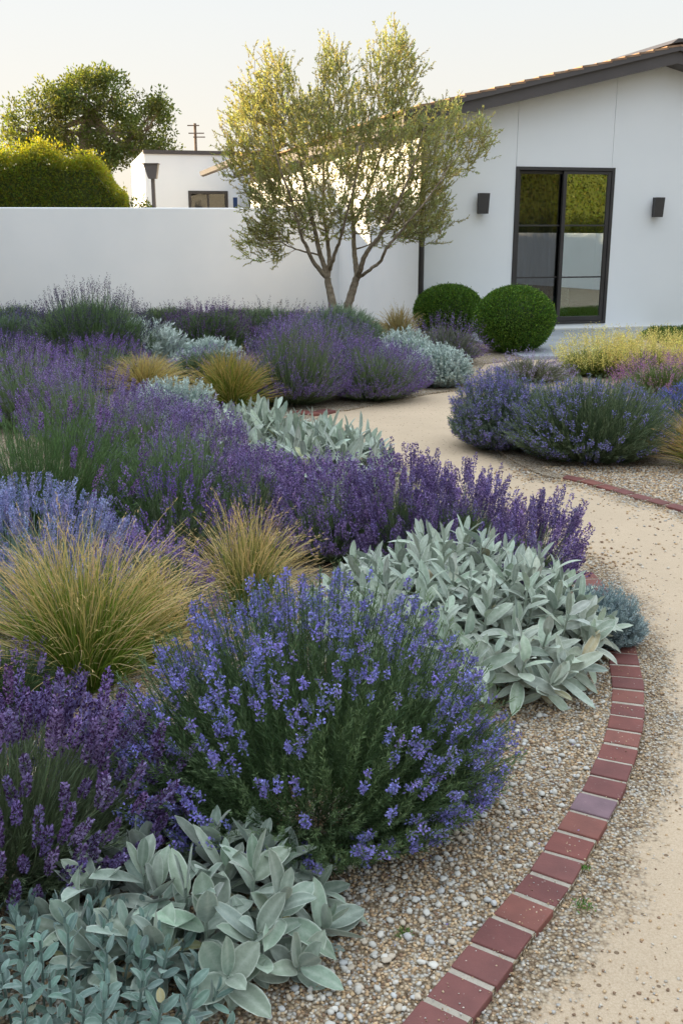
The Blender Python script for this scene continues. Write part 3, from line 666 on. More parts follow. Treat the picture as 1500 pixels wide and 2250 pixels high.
m.build("curtain", M_curtain, house, smooth=True)
sofa = thing("sofa", (0, 0, 0), "pale upholstered sofa inside the house behind the glass door", "sofa")
ca, sa = math.cos(PHI), math.sin(PHI)
def H2W(u, v, z=0): return (HC[0]+u*ca-v*sa, HC[1]+u*sa+v*ca, z)
sofa.location = H2W(2.42, .95, DZ0-.01); sofa.rotation_euler = (0, 0, PHI)
m = MB(); box(m, -.45, .30, 0, .75, .06, .36); m.build("seat", M_sofa, sofa, bevel=.04)
m = MB(); box(m, .30, .44, 0, .75, .06, .52); m.build("armrest", M_sofa, sofa, bevel=.05)
m = MB(); box(m, -.45, .44, .75, .92, .06, .62); m.build("backrest", M_sofa, sofa, bevel=.05)
for x_ in (-.4, .38):
    for y_ in (.06, .84):
        m = MB(); box(m, x_-.02, x_+.02, y_-.02, y_+.02, 0, .06); m.build("leg", M_dark, sofa)
# wall lamps
def sconce(u, z, label):
    s = thing("wall_lamp", H2W(u, 0, z), label, "wall lamp", PHI, "wall lamps beside the glass door")
    m = MB(); prism(m, [(-.075, -.145), (.060, -.145), (.078, .135), (-.078, .135)], 'y', -.135, -.055); m.build("lamp_shade", M_dark, s, bevel=.004)
    m = MB(); box(m, -.045, .035, -.054, -.001, -.06, .05); m.build("bracket", M_dark, s, bevel=.003)
sconce(.87, 1.90, "dark box wall lamp between the olive tree and the glass door")
sconce(3.72, 1.86, "dark box wall lamp on the blank wall past the glass door")

# flat-roofed white building behind
annex = thing("flat_roof_building", (-5.65, 31.0, 0), "white flat roofed building with dark framed window behind the garden wall", "building", PHI)
W_, D_, H_ = 8.0, 6.2, 3.60
wx0, wx1 = 1.22, 2.38
m = MB(); box(m, 0, wx0, 0, .25, 0, H_); box(m, wx1, W_, 0, .25, 0, H_); box(m, wx0, wx1, 0, .25, 2.60, H_); box(m, wx0, wx1, 0, .25, 0, 1.1)
m.build("front_wall", M_wall, annex)
m = MB(); box(m, 0, .25, .251, D_, 0, H_-.002)
for y in (1.2, 2.6, 4.2): box(m, -.006, 0, y, y+.05, .4, H_-.12)
m.build("side_wall", M_wall2, annex)
m = MB(); box(m, .25, W_, .25, D_, H_-.35, H_-.2); m.build("roof", M_fascia, annex)
m = MB(); box(m, -.02, W_, -.03, .28, H_+.001, H_+.11); m.build("parapet_cap", M_fascia, annex)
m = MB(); box(m, -.02, .27, .281, D_, H_+.001, H_+.07); m.build("parapet_cap", M_plinth, annex)
m = MB(); box(m, .25, W_, D_-.25, D_-.001, 0, H_-.002); m.build("back_wall", M_wall2, annex)
m = MB(); box(m, W_-.25, W_-.001, .251, D_-.251, 0, H_-.002); m.build("side_wall", M_wall2, annex)
def window(root, x0, x1, z0, z1, y=-.02):
    m = MB(); s = .085
    box(m, x0, x0+s, y, .1, z0, z1); box(m, x1-s, x1, y, .1, z0, z1); box(m, x0+s, x1-s, y, .1, z1-s, z1-.001); box(m, x0+s, x1-s, y, .1, z0+.001, z0+s)
    w = m.build("window", M_dark, root); c_ = (x0+x1)/2
    m = MB(); box(m, x0+s-.003, x1-s+.003, .03, .036, z0+s-.003, z1-s+.003); m.build("pane", M_pane, w)
    m = MB(); box(m, c_-.03, c_+.03, .0, .028, z0+s, z1-s); m.build("mullion", M_dark, w)
window(annex, wx0, wx1, 1.1, 2.60)
m = MB(); box(m, wx0-.6, wx1+.6, .5, .55, .6, 3.1); box(m, wx0-.6, wx1+.6, .25, .5, 3.0, 3.1); m.build("interior_wall", M_pole, annex)
window(annex, 3.0, 3.9, .6, 2.28, -.03)
M_blue = noise_mat("blue_sign", (.03,.06,.16), (.04,.08,.2), 2, .5, 0, 10)
sg = thing("wall_sign", (0, 0, 0), "small blue and white panel on the wall of the flat roofed building", "sign")
sg.location = (-5.65+2.62*ca, 31.0+2.62*sa, 2.02); sg.rotation_euler = (0, 0, PHI)
m = MB(); box(m, -.10, .10, -.04, -.012, 0, .42); m.build("board", M_wall2, sg)
m = MB(); box(m, -.095, .03, -.046, -.041, .03, .40); m.build("panel", M_blue, sg)
# garden wall
wa = math.radians(7.5); gw = thing("garden_wall", (1.0, 20.45, 0), "long smooth white garden wall behind the lavender and the olive tree", "wall", wa)
m = MB(); box(m, -16, -.75, 0, .28, -.1, 1.915); m.build("wall_face", M_wall, gw, bevel=.02)

# paved terrace, lawn
pz = .03
tp = [(1.3,15.3),(1.9,13.6),(2.5,13.2),(3.4,13.0),(4.2,14.2),(5.5,15.2),(6.6,16.7),(4.4,16.25)]
def slab(name, pts, z0, z1, mat):
    m = MB(); prism(m, pts, 'z', z0, z1); return props(m.build(name, mat), kind='structure')
slab("terrace", [H2W(.4, -.04)[:2], H2W(.4, -1.9)[:2], G(1150, 790)[:2], G(1240, 788)[:2], G(1330, 775)[:2], G(1420, 740)[:2], H2W(3.75, -.04)[:2]], -.02, .035, M_conc)
lp = [G(1400, 742)[:2], G(1470, 760)[:2], G(1700, 790)[:2], (13, 13.2), (13, 18), H2W(3.8, -.06)[:2]]
slab("lawn", lp, -.02, .014, M_soil)
rg = np.random.default_rng(77); n = 26000
P = np.c_[rg.uniform(4, 8.5, n), rg.uniform(12.8, 17.2, n)]; P = P[inside(P, np.array(lp))]
mb = MB(); kites(mb, np.c_[P, np.full(len(P), .012)], norm(rg.normal(0, .35, (len(P), 3))+[0, 0, 1]), rg.uniform(.05, .10, len(P)), .012, vary((.10,.17,.03), len(P), rg, .3, .1), rg)
props(mb.build("grass", M_grass), "mown green grass at the foot of the house wall", "grass", kind='stuff')

# street lamp, utility pole
lx = AY(333, 371, 22.0)
lamp = thing("lamp_post", (lx[0], 22.0, 0), "dark lamp post with tapered lantern in front of the white building", "lamp post")
m = MB(); cyl(m, .02, 0, 0, 2.52, .045, .04, 10); m.build("post", M_fascia, lamp)
m = MB(); prism(m, [(-.06, 2.52), (.10, 2.52), (.15, 2.80), (-.15, 2.80)], 'y', -.09, .09); box(m, -.17, .16, -.11, .11, 2.801, 2.82); m.build("lantern", M_fascia, lamp)
ux = AY(429, 290, 60.0)
up_ = thing("utility_pole", (ux[0], 60, 0), "wooden utility pole with short crossarms rising behind the flat roof", "utility pole")
m = MB(); cyl(m, 0, 0, 0, 7.1, .10, .075, 10); m.build("pole", M_pole, up_)
for z, a, b in ((6.55, -.35, .5), (6.95, -.4, .25), (6.35, -.1, .55)):
    m = MB(); box(m, a, b, -.15, -.08, z, z+.055); m.build("crossarm", M_pole, up_)

# ------------------------------------------------------------------ trees and hedges
def leaf_cloud(mb, C, rad, per, L, W, col, rg, upw=.3, tip=None):
    n = len(C); off = norm(rg.normal(0, 1, (n, per, 3)))*(rg.uniform(0, 1, (n, per, 1))**.5)*np.broadcast_to(rad, n)[:, None, None]
    P = C[:, None]+off; A = off/np.broadcast_to(rad, n)[:, None, None]+rg.normal(0, .5, off.shape)+[0, 0, upw]
    c = vary(col, n, rg, .22, .07)[:, None]*rg.uniform(.75, 1.25, (n, per, 1))
    kites(mb, P, A, L*rg.uniform(.6, 1.3, n*per), W, c.reshape(-1, 3), rg)

def olive():
    Y0 = 14.2; b = AY(745, 690, Y0); base = np.array([b[0], Y0, 0]); rg = np.random.default_rng(5); rr = random.Random(5)
    root = thing("olive_tree", base, "multi stemmed olive tree with airy silvery green crown before the garden wall", "tree")
    limbs = [ # (px, py, dY), radii
        ([(738,755,0),(733,690,0),(727,650,.02),(719,612,.05)], [.085,.078,.066,.056]),
        ([(719,612,.05),(704,595,.0),(688,576,-.1),(672,540,-.2),(662,516,-.3),(640,440,-.5),(612,360,-.7),(590,270,-.8)], [.046,.040,.034,.03,.026,.02,.013,.007]),
        ([(719,612,.05),(712,585,.1),(702,556,.15),(692,508,.2),(682,460,.2),(665,380,.3),(640,280,.4),(612,180,.5)], [.050,.044,.04,.036,.032,.025,.016,.008]),
        ([(719,612,.05),(723,580,.2),(722,556,.3),(718,520,.4),(710,440,.6),(715,330,.8),(735,220,.9),(742,120,.9)], [.046,.040,.036,.032,.026,.02,.014,.006]),
        ([(725,592,.1),(732,568,-.1),(740,544,-.2),(746,530,-.3),(762,470,-.5),(780,400,-.7),(800,320,-.9)], [.034,.03,.027,.024,.018,.013,.007]),
        ([(750,757,.05),(760,690,.05),(774,640,.05),(784,608,.05)], [.09,.078,.068,.060]),
        ([(784,608,.05),(781,580,.15),(778,556,.25),(776,500,.4),(775,430,.6),(790,330,.8),(820,220,.9),(850,110,.8)], [.050,.046,.042,.035,.028,.02,.013,.006]),
        ([(784,608,.05),(792,590,-.1),(800,564,-.2),(816,540,-.3),(836,516,-.4),(872,450,-.6),(905,370,-.7),(930,280,-.8)], [.048,.044,.04,.034,.03,.022,.014,.007]),
        ([(786,612,.05),(812,592,-.2),(834,576,-.3),(848,548,-.5),(870,520,-.6),(920,460,-.9),(965,400,-1.0),(1000,340,-1.)], [.030,.028,.026,.024,.02,.015,.01,.006]),
        ([(775,500,.4),(800,440,.2),(830,360,.1),(855,270,0),(870,180,0)], [.026,.022,.017,.011,.006]),
        ([(700,560,.1),(650,548,-.2),(610,530,-.5),(575,535,-.7)], [.016,.012,.009,.005]),
    ]
    tm = MB(); nodes = []
    for pts, rad in limbs:
        W = np.array([AY(p[0], p[1], Y0+p[2])-base for p in pts]); q = catmull(W, 5); r = .8*np.interp(np.linspace(0, 1, len(q)), np.linspace(0, 1, len(rad)), rad)
        q += np.random.default_rng(len(pts)*7).normal(0, .004, q.shape); tubes(tm, q[None], r[None], (1, 1, 1), 9)
        for k in range(len(q)):
            if q[k][2] > .85: nodes.append((q[k], r[k]))
    blobs = [(760,370,225,160,1.3,.30),(590,320,92,130,.9,.12),(590,530,62,48,.6,.045),(620,455,90,60,.8,.05),(590,190,62,72,.5,.045),(860,150,66,88,.7,.07),(735,150,40,62,.5,.03),
             (930,320,110,115,1.1,.11),(930,480,62,62,.8,.06),(860,480,95,62,1.,.07),(760,260,150,70,.9,.08),(1035,325,40,60,.5,.02),(660,270,80,70,.9,.035),(540,260,50,90,.5,.02),(520,360,32,60,.4,.01),(700,470,90,70,.8,.045)]
    A = []; N = 1650
    for bx, by, rx, ry, rd, wgt in blobs:
        k = int(N*wgt)
        v = norm(rg.normal(0, 1, (k, 3)))*(rg.uniform(0, 1, (k, 1))**.42)
        for q in v: A.append(AY(bx+q[0]*rx, by+q[1]*ry, Y0+q[2]*rd*.8)-base)
    A = np.array(A); c0 = np.array([0, 0, 1.4]); A = A[np.argsort(np.linalg.norm(A-c0, axis=1))]
    NP = np.array([q[0] for q in nodes]); NR = [q[1] for q in nodes]
    segs = []; tips = []
    for a in A:
        d = np.linalg.norm(NP-a, axis=1)+np.maximum(0, NP[:, 2]-a[2])*1.2; j = int(np.argmin(d)); s = NP[j]; L = np.linalg.norm(a-s)
        if L < .05: continue
        m = (s+a)/2+np.array([rg.normal(0, .06*L), rg.normal(0, .06*L), -.08*L])
        t = np.linspace(0, 1, 6)[:, None]; C = (1-t)**2*s+2*t*(1-t)*m+t*t*a; r0 = min(NR[j]*.75, .014); r1 = max(.0035, r0*.5)
        segs.append((C, np.linspace(r0, r1, 6))); NP = np.vstack([NP, C[3], C[5]]); NR += [r0*.7, r1]; tips.append((a, norm(a-m)))
    tubes(tm, np.array([s[0] for s in segs]), np.array([s[1] for s in segs]), (1, 1, 1), 4)
    tm.build("trunk", M_bark, root, smooth=True)
    # shoots with paired narrow leaves
    tp = np.array([t[0] for t in tips]); td = np.array([t[1] for t in tips]); k = 3
    S = np.repeat(tp, k, 0)+rg.normal(0, .03, (len(tp)*k, 3)); out = norm(S-np.array([0, 0, 2.0]))
    D = norm(np.repeat(td, k, 0)*.5+out*.45+np.array([0, 0, .55])+rg.normal(0, .45, S.shape)); n = len(S); Ls = rg.uniform(.09, .28, n)
    E = S+D*Ls[:, None]; Mi = (S+E)/2+np.array([0, 0, 1])*(-.03)+rg.normal(0, .02, S.shape)
    lm = MB(); C, T_ = bez(S, Mi, E, np.linspace(0, 1, 5)); ribbons(lm, C, np.full((n, 5), .007), np.array([.17,.15,.09])[None, None], rg)
    per = 17; t = np.sort(rg.uniform(.0, 1, (n, per)), 1); C, T_ = bez(S, Mi, E, t); R = norm(rg.normal(0, 1, C.shape)); AA = T_+R*rg.uniform(.5, 1.1, (n, per, 1))
    c = vary((.28,.30,.19), n, rg, .2, .06)[:, None]*rg.uniform(.75, 1.35, (n, per, 1))
    kites(lm, C, AA, rg.uniform(.028, .055, n*per), .0140, c.reshape(-1, 3), rg)
    lm.build("crown", M_tree, root)
olive()

def cloud_tree(name, Y0, blobs, trunk, label, col, leaf, per, N, seed, cat="tree", mat=None, rad=.38):
    rg = np.random.default_rng(seed); b = AY(trunk[0], 500, Y0); base = np.array([b[0], Y0, 0])
    root = thing(name, base, label, cat); tm = MB(); lm = MB(); top = AY(trunk[0], trunk[1], Y0)-base
    C = catmull(np.array([[0, 0, 0], [.1, 0, top[2]*.4], [-.1, .1, top[2]*.8], top]), 5); tubes(tm, C[None], np.linspace(.34, .10, len(C))[None], (1, 1, 1), 9)
    cs = []; tot = sum(q[2]*q[3] for q in blobs)
    for bx, by, rx, ry, rd in blobs:
        k = max(8, int(N*rx*ry/tot)); v = norm(rg.normal(0, 1, (k, 3)))*(rg.uniform(.25, 1, (k, 1))**.5)
        cc = AY(bx, by, Y0)-base; w = rx/F*Y0; h = ry/F*Y0
        cs.append(cc+v*[w, rd, h])
        j = rg.integers(4, len(C)-1); s = C[j]; m_ = (s+cc)/2+[0, 0, -.3]; t = np.linspace(0, 1, 7)[:, None]
        tubes(tm, ((1-t)**2*s+2*t*(1-t)*m_+t*t*cc)[None], np.linspace(.14, .03, 7)[None], (1, 1, 1), 5)
        e = cs[-1][::5]; q = len(e); tt = np.linspace(0, 1, 4)[None, :, None]; tubes(tm, cc*(1-tt)+e[:, None]*tt, np.tile(np.linspace(.035, .012, 4), (q, 1)), (1, 1, 1), 3)
    cs = np.concatenate(cs); cs *= lumps(cs, seed, .03, 2)[:, None]
    leaf_cloud(lm, cs, rad*rg.uniform(.6, 1.2, len(cs)), per, leaf, leaf*.5, col, rg)
    tm.build("trunk", M_bark, root, smooth=True); lm.build("crown", mat or M_tree, root)
cloud_tree("broadleaf_tree", 42, [(185,215,70,55,1.4),(115,235,55,52,1.2),(60,290,42,45,1.),(245,215,42,48,1.2),(160,290,70,50,1.5),(245,290,60,50,1.4),(325,285,55,58,1.4),(365,330,36,26,.9),(300,335,55,30,1.2),(100,320,70,36,1.2),(230,345,80,25,1.3),(195,188,45,28,1.),(40,325,30,26,.8),(335,248,28,28,.8)],
           (200, 230), "tall spreading green tree with sky gaps beyond the yellow hedge", (.12,.15,.05), .15, 30, 680, 21, rad=.31)

def hedge(name, p0, p1, depth, hfun, label, n, leaf, col, seed, shoots=.25, mat=None, tipcol=None, cat="hedge"):
    """clipped-side hedge with loose top along the line p0-p1"""
    rg = np.random.default_rng(seed); p0 = np.array(p0, float); p1 = np.array(p1, float); L = np.linalg.norm(p1-p0); ang = math.atan2(p1[1]-p0[1], p1[0]-p0[0])
    root = thing(name, (p0[0], p0[1], 0), label, cat, ang); cm = MB()
    nu = max(8, int(L/.5)); us = np.linspace(0, L, nu)
    for i in range(nu-1):
        h0 = hfun(us[i])-.22; h1 = hfun(us[i+1])-.22; y0, y1 = -depth*.36, depth*.36; e = .004*(i % 2)
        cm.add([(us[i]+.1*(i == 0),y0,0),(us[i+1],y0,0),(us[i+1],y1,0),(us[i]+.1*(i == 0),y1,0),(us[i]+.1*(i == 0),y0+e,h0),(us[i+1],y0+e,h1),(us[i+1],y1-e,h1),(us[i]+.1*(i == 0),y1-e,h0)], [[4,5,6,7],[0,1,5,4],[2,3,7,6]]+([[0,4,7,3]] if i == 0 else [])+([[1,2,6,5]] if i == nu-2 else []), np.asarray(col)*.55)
    cm.build("dark_core", M_leaf, root)  # solid filler core behind the leaves, in darkened leaf colour
    u = rg.uniform(-.12, L+.12, n); s = rg.uniform(0, 1, n); H = np.array([hfun(x) for x in np.clip(u, 0, L)])
    lump = lumps(np.c_[u, s*2, s], seed, .10, .8)
    per_ = 2*H+depth; w = s*per_
    y = np.where(w < H, -depth/2, np.where(w < H+depth, w-H-depth/2, depth/2)); z = np.where(w < H, w, np.where(w < H+depth, H, per_-w))
    inn = rg.uniform(0, 1, n)**2*.3; y = y*lump-np.sign(y)*inn*(np.abs(y) > depth*.4); top = (w >= H) & (w < H+depth)
    z = np.where(top, z+.0*lump-inn*1.2+np.abs(rg.normal(0, shoots, n))*(lump-.85)*2.5, z)
    ends = rg.uniform(0, 1, n) < depth/(2*L+depth); u = np.where(ends, np.where(rg.uniform(0, 1, n) < .5, -.1, L+.1)*1.0, u); H = np.array([hfun(x) for x in np.clip(u, 0, L)]); y = np.where(ends, rg.uniform(-depth/2, depth/2, n), y); z = np.where(ends, rg.uniform(0, 1, n)*H, z)
    P = np.c_[u, y, np.maximum(z, .02)]
    A = rg.normal(0, .6, (n, 3))+np.c_[0*u, np.sign(y)*.4, 0*u+.5]
    c = vary(col, n, rg, .3, .12)
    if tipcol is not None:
        k = np.clip((P[:, 2]-H+.30)/.45, 0, 1)[:, None]*rg.uniform(.5, 1, (n, 1)); c = c*(1-k)+vary(tipcol, n, rg, .2, .1)*k  # sunlit look of the hedge top, mixed into the leaf colour
    kites(cm2 := MB(), P, A, leaf*rg.uniform(.6, 1.3, n), leaf*.5, c, rg)
    # upright shoots on the top
    k = int(L*16); su = rg.uniform(0, L, k); sy = rg.uniform(-depth/2, depth/2, k); sh = np.array([hfun(x) for x in su]); ln = rg.uniform(.1, .1+shoots*1.7, k)
    B = np.c_[su, sy, sh-.1]; E = B+np.c_[rg.normal(0, .08, k), rg.normal(0, .08, k), ln+.1]; pr = 22; t = rg.uniform(0, 1, (k, pr, 1)); C = B[:, None]*(1-t)+E[:, None]*t+rg.normal(0, .035, (k, pr, 3))
    kites(cm2, C, rg.normal(0, .6, C.shape)+[0, 0, .6], leaf, leaf*.45, vary(tipcol if tipcol is not None else col, k*pr, rg, .25, .1), rg)
    cm2.build("foliage", mat or M_hedge, root)
hw = lambda u: 3.30+.14*math.sin(u*1.9)+.10*math.sin(u*4.3+1)
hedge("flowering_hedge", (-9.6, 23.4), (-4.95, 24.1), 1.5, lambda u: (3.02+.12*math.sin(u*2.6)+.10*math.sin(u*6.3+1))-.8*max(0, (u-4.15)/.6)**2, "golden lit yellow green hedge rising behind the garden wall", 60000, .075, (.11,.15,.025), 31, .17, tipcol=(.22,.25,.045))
hedge("dark_shrub", (-4.9, 24.6), (-4.45, 24.7), .7, lambda u: 2.05, "small dark shrub between the yellow hedge and the lamp post", 2600, .07, (.06,.09,.025), 32, .1, cat="shrub")
# first hedge added out of view to shade the garden, second shows in the glass
hedge("boundary_hedge", (-8.8, 21.5), (-8.8, -16), 1.3, lambda u: 3.15 if u < 4.2 else min(4.6, 3.15+(u-4.2)*.6), "tall dark hedge added out of view beside the garden to shade it", 36000, .12, (.06,.085,.025), 33, .2)
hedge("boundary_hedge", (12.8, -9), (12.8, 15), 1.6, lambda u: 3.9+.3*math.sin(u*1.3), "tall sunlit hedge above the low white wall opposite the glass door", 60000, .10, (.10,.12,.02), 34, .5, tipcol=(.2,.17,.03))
bw = thing("boundary_wall", (11.6, -10, 0), "low white boundary wall opposite the glass door seen in its reflection", "wall")
m = MB(); box(m, 0, .25, 0, 25, -.1, 1.42); m.build("wall_face", M_wall, bw)

def boxwood(cx, cy, r, h, label, seed):
    rg = np.random.default_rng(seed); root = thing("boxwood_ball", (cx, cy, 0), label, "shrub", group="clipped boxwood balls")
    import bmesh
    bm = bmesh.new(); bmesh.ops.create_icosphere(bm, subdivisions=4, radius=1); V = np.array([v.co[:] for v in bm.verts]); Fc = np.array([[v.index for v in f.verts] for f in bm.faces]); bm.free()
    V = V*lumps(V, seed, .015, .5)[:, None]*[r*.93, r*.93, h*.5*.94]+[0, 0, h*.5]; V[:, 2] = np.maximum(V[:, 2], 0)
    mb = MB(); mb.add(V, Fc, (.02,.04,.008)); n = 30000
    d = norm(rg.normal(0, 1, (n, 3))); P = d*lumps(d, seed, .015, .5)[:, None]*[r, r, h*.5]*rg.uniform(.93, 1.015, (n, 1)); P += [0, 0, h*.5]; st = rg.uniform(0, 1, n) < .03; P[st] += d[st]*rg.uniform(.01, .035, (st.sum(), 1)); P[:, 2] = np.maximum(P[:, 2], .02)
    A = d*.7+rg.normal(0, .5, (n, 3))+[0, 0, .45]; young = rg.uniform(0, 1, n) < .3
    c = np.where(young[:, None], vary((.17,.29,.035), n, rg, .25, .08), vary((.075,.155,.022), n, rg, .3, .1))
    kites(mb, P, A, rg.uniform(.02, .034, n), .0145, c, rg); mb.build("foliage", M_leaf, root)
p = spot(908, 1060, 752, 626); boxwood(p[0][0], p[0][1], p[1], p[3], "clipped boxwood ball behind, half hidden by its larger neighbour", 41)
p = spot(1040, 1211, 783, 630); boxwood(p[0][0], p[0][1], p[1], p[3], "larger clipped boxwood ball standing in front of the door edge", 42)
# ------------------------------------------------------------------ planting, near to far
PUR = (.29,.20,.44); PUR2 = (.27,.20,.41); DRK = (.12,.075,.20)
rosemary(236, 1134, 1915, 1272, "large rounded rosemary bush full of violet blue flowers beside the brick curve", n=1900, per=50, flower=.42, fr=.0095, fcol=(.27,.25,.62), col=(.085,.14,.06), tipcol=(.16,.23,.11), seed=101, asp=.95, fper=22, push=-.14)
sage(-.34, 1.97, .31, .24, .25, "broad leaved silver sage at the front edge beside the pale pebbles", n=27, seed=102, L0=.12, W0=.045, pairs=6, rot=-.15, open_=.95, curl=.35, col=(.29,.36,.295), rim=(.62,.68,.61))
sage(-.60, 1.66, .40, .36, .205, "small leaved grey green herb filling the near corner beside the silver sage", n=120, seed=103, L0=.042, W0=.019, pairs=6, col=(.16,.25,.22), rim=(.38,.48,.44), name="grey_leaved_herb", cat="herb", curl=.1)
lavender(-330, 365, 2080, 1515, "dark purple lavender beside the big feather grass, spikes leaning outward", n=330, seed=104, fcol=PUR2, head=.095, hr=.0115, nf=140, folh=.8, gn=900, asp=.8, dark=(.07,.03,.10), lean=(.12,.05))
grass(-130, 520, 1610, 1165, "large feather grass with straw coloured tips beside the rosemary bush", n=1600, seed=105, asp=.75, heads=.10, w=.0028)
grass(370, 720, 1400, 1120, "smaller feather grass tuft behind the big rosemary bush", n=800, seed=106, asp=.8, heads=.15, w=.0028, green=(.15,.21,.04), mid=.5)
lavender(-230, 300, 1420, 1075, "pale blue flowering catmint at the frame edge behind the feather grass", n=800, fr=.8, folh=.66, seed=107, fcol=(.33,.34,.56), gcol=(.20,.27,.22), head=.09, hr=.010, nf=80, asp=.8, name="catmint_bush", cat="catmint")
# large silver sage patch and its small neighbour
q0 = G(1230, 1610)
sage(.43, 3.64, .55, .62, .40, "wide silver sage patch with long felted leaves by the brick curve", n=120, seed=108, L0=.125, W0=.040, pairs=7, rot=.25, open_=1.22, curl=.5)
silver_mound(1225, 1408, 1440, 1290, "small blue grey santolina at the bend of the brick edging", n=420, per=26, seed=109, leafL=.022, leafW=.004, col=(.22,.30,.32), tip=(.36,.45,.47), name="santolina_bush", cat="santolina")
# green lavender bush with sparse spikes
lavender(-230, 420, 1300, 880, "big dark green lavender bush carrying only scattered purple spikes", n=95, seed=110, fcol=(.30,.18,.44), head=.11, hr=.013, nf=140, gcol=(.11,.18,.07), folh=.97, gn=2000, gL=.06, asp=.8, dark=(.10,.04,.16))
lavender(200, 560, 1270, 930, "green lavender beside the dark bush with short purple spikes low down", n=110, seed=111, fcol=PUR, head=.09, hr=.013, nf=50, gcol=(.14,.21,.10), folh=.98, gn=1200, gL=.06)
# purple band sweeping towards the path
B = [(-60,200,960,760,112,"purple lavender near the garden edge below the tall dark spikes",0),
     (70,330,1010,790,113,"purple lavender drift beside the straw coloured grass",0),
     (200,440,1060,850,114,"purple lavender touching the fine silver artemisia",0),
     (330,560,1140,900,115,"purple lavender between the green bush and the silver sage",0),
     (430,680,1230,985,116,"dense purple lavender below the middle silver sage",0),
     (590,850,1260,1010,117,"dense purple lavender behind the small feather grass tuft",0),
     (760,1010,1270,1020,118,"purple lavender with upright spikes against the path",0),
     (890,1120,1290,1030,119,"tall spiked lavender standing out against the sandy path",.08),
     (1030,1225,1345,1125,120,"outermost purple lavender leaning over the path",.32)]
for l, r, b, t, s, lb, ln in B:
    lavender(l, r, b, t, lb, n=520 if s < 118 else 330 if s < 119 else 240, seed=s, fcol=(.31,.225,.45), gcol=(.15,.205,.11), head=.085 if s < 118 else .115, hr=.0115 if s < 118 else .0125, nf=66 if s < 118 else 150, gn=560, lean=(ln, 0), group="purple lavender band", dark=DRK, folh=.68, fr=.84)
lavender(240, 520, 1300, 1040, "purple lavender spikes in front of the dark green bush", n=150, seed=121, fcol=(.20,.12,.38), head=.08, hr=.010, nf=40, gn=500)
# middle silver sage and artemisia
def sage_px(l, r, b, t, label, asp=1., **k):
    p, rx, ry, h = spot(l, r, b, t, asp); return sage(p[0], p[1], rx, ry, h, label, **k)
sage_px(560, 850, 1090, 925, "silver sage in the middle bed spilling to the path", n=62, seed=122, L0=.19, W0=.050, pairs=5, asp=1.2)
sage_px(440, 680, 1050, 893, "pale silver sage between the tawny grass and the purple lavender", n=50, seed=123, L0=.19, W0=.050, pairs=5, asp=1.2)
silver_mound(285, 480, 950, 830, "fine leaved silver artemisia in front of the tawny grass", n=500, per=22, seed=124, leafL=.035, leafW=.010, asp=1.2)
grass(400, 620, 925, 775, "round tawny grass clump beside the middle purple lavender", n=1500, seed=125, w=.004, heads=.0, mid=.62, green=(.15,.21,.03), straw=(.46,.34,.13))
grass(210, 430, 880, 780, "paler straw coloured grass clump behind the silver artemisia", n=1200, seed=126, w=.004, heads=.0, mid=.35, green=(.22,.22,.07), straw=(.52,.42,.2))
silver_mound(205, 420, 820, 705, "spiky silver artemisia below the garden wall", n=330, per=20, seed=127, leafL=.09, leafW=.016, spread=.8, lump=.12, col=(.40,.48,.44), tip=(.62,.69,.66))
silver_mound(370, 535, 815, 738, "low silver artemisia next to the spiky one", n=330, per=18, seed=128, leafL=.06, leafW=.014)
lavender(360, 560, 850, 762, "small purple lavender peeping over the tawny grass", n=230, seed=129, fcol=PUR, head=.06)
# middle purple mound
lavender(525, 760, 905, 700, "purple lavender mound at the bend of the path", n=1700, folh=.6, fr=.78, seed=130, fcol=(.26,.18,.40), head=.085, hr=.012, nf=34, gn=700, dark=DRK, zlo=-.55)
lavender(690, 938, 893, 740, "darker purple lavender mound next to the silver mound", n=1700, folh=.6, fr=.78, seed=131, fcol=(.24,.16,.38), head=.085, hr=.012, nf=34, gn=700, dark=DRK, zlo=-.6)
lavender(560, 830, 845, 690, "loose purple lavender behind the path bend", n=900, fr=.8, seed=132, fcol=PUR2, head=.085, hr=.011, nf=30, gn=600, dark=DRK)
silver_mound(885, 1036, 858, 750, "round silver mound spilling over the path edge", n=900, per=18, seed=133, leafL=.034, leafW=.013, col=(.34,.43,.41), lump=.04)
silver_mound(825, 960, 830, 715, "silver artemisia mound behind its rounder neighbour", n=600, per=18, seed=134, leafL=.045, leafW=.014, lump=.08)
lavender(900, 1058, 808, 697, "faded lavender with long loose spikes beside the boxwood balls", n=260, seed=135, fcol=(.22,.15,.34), head=.16, hr=.011, nf=46, gcol=(.16,.17,.14), gn=500, up=.1, dark=(.12,.08,.14))
grass(815, 935, 765, 678, "pale wispy grass by the foot of the downpipe", n=700, seed=136, w=.004, heads=.1, mid=.3, green=(.20,.22,.08), straw=(.42,.34,.18))
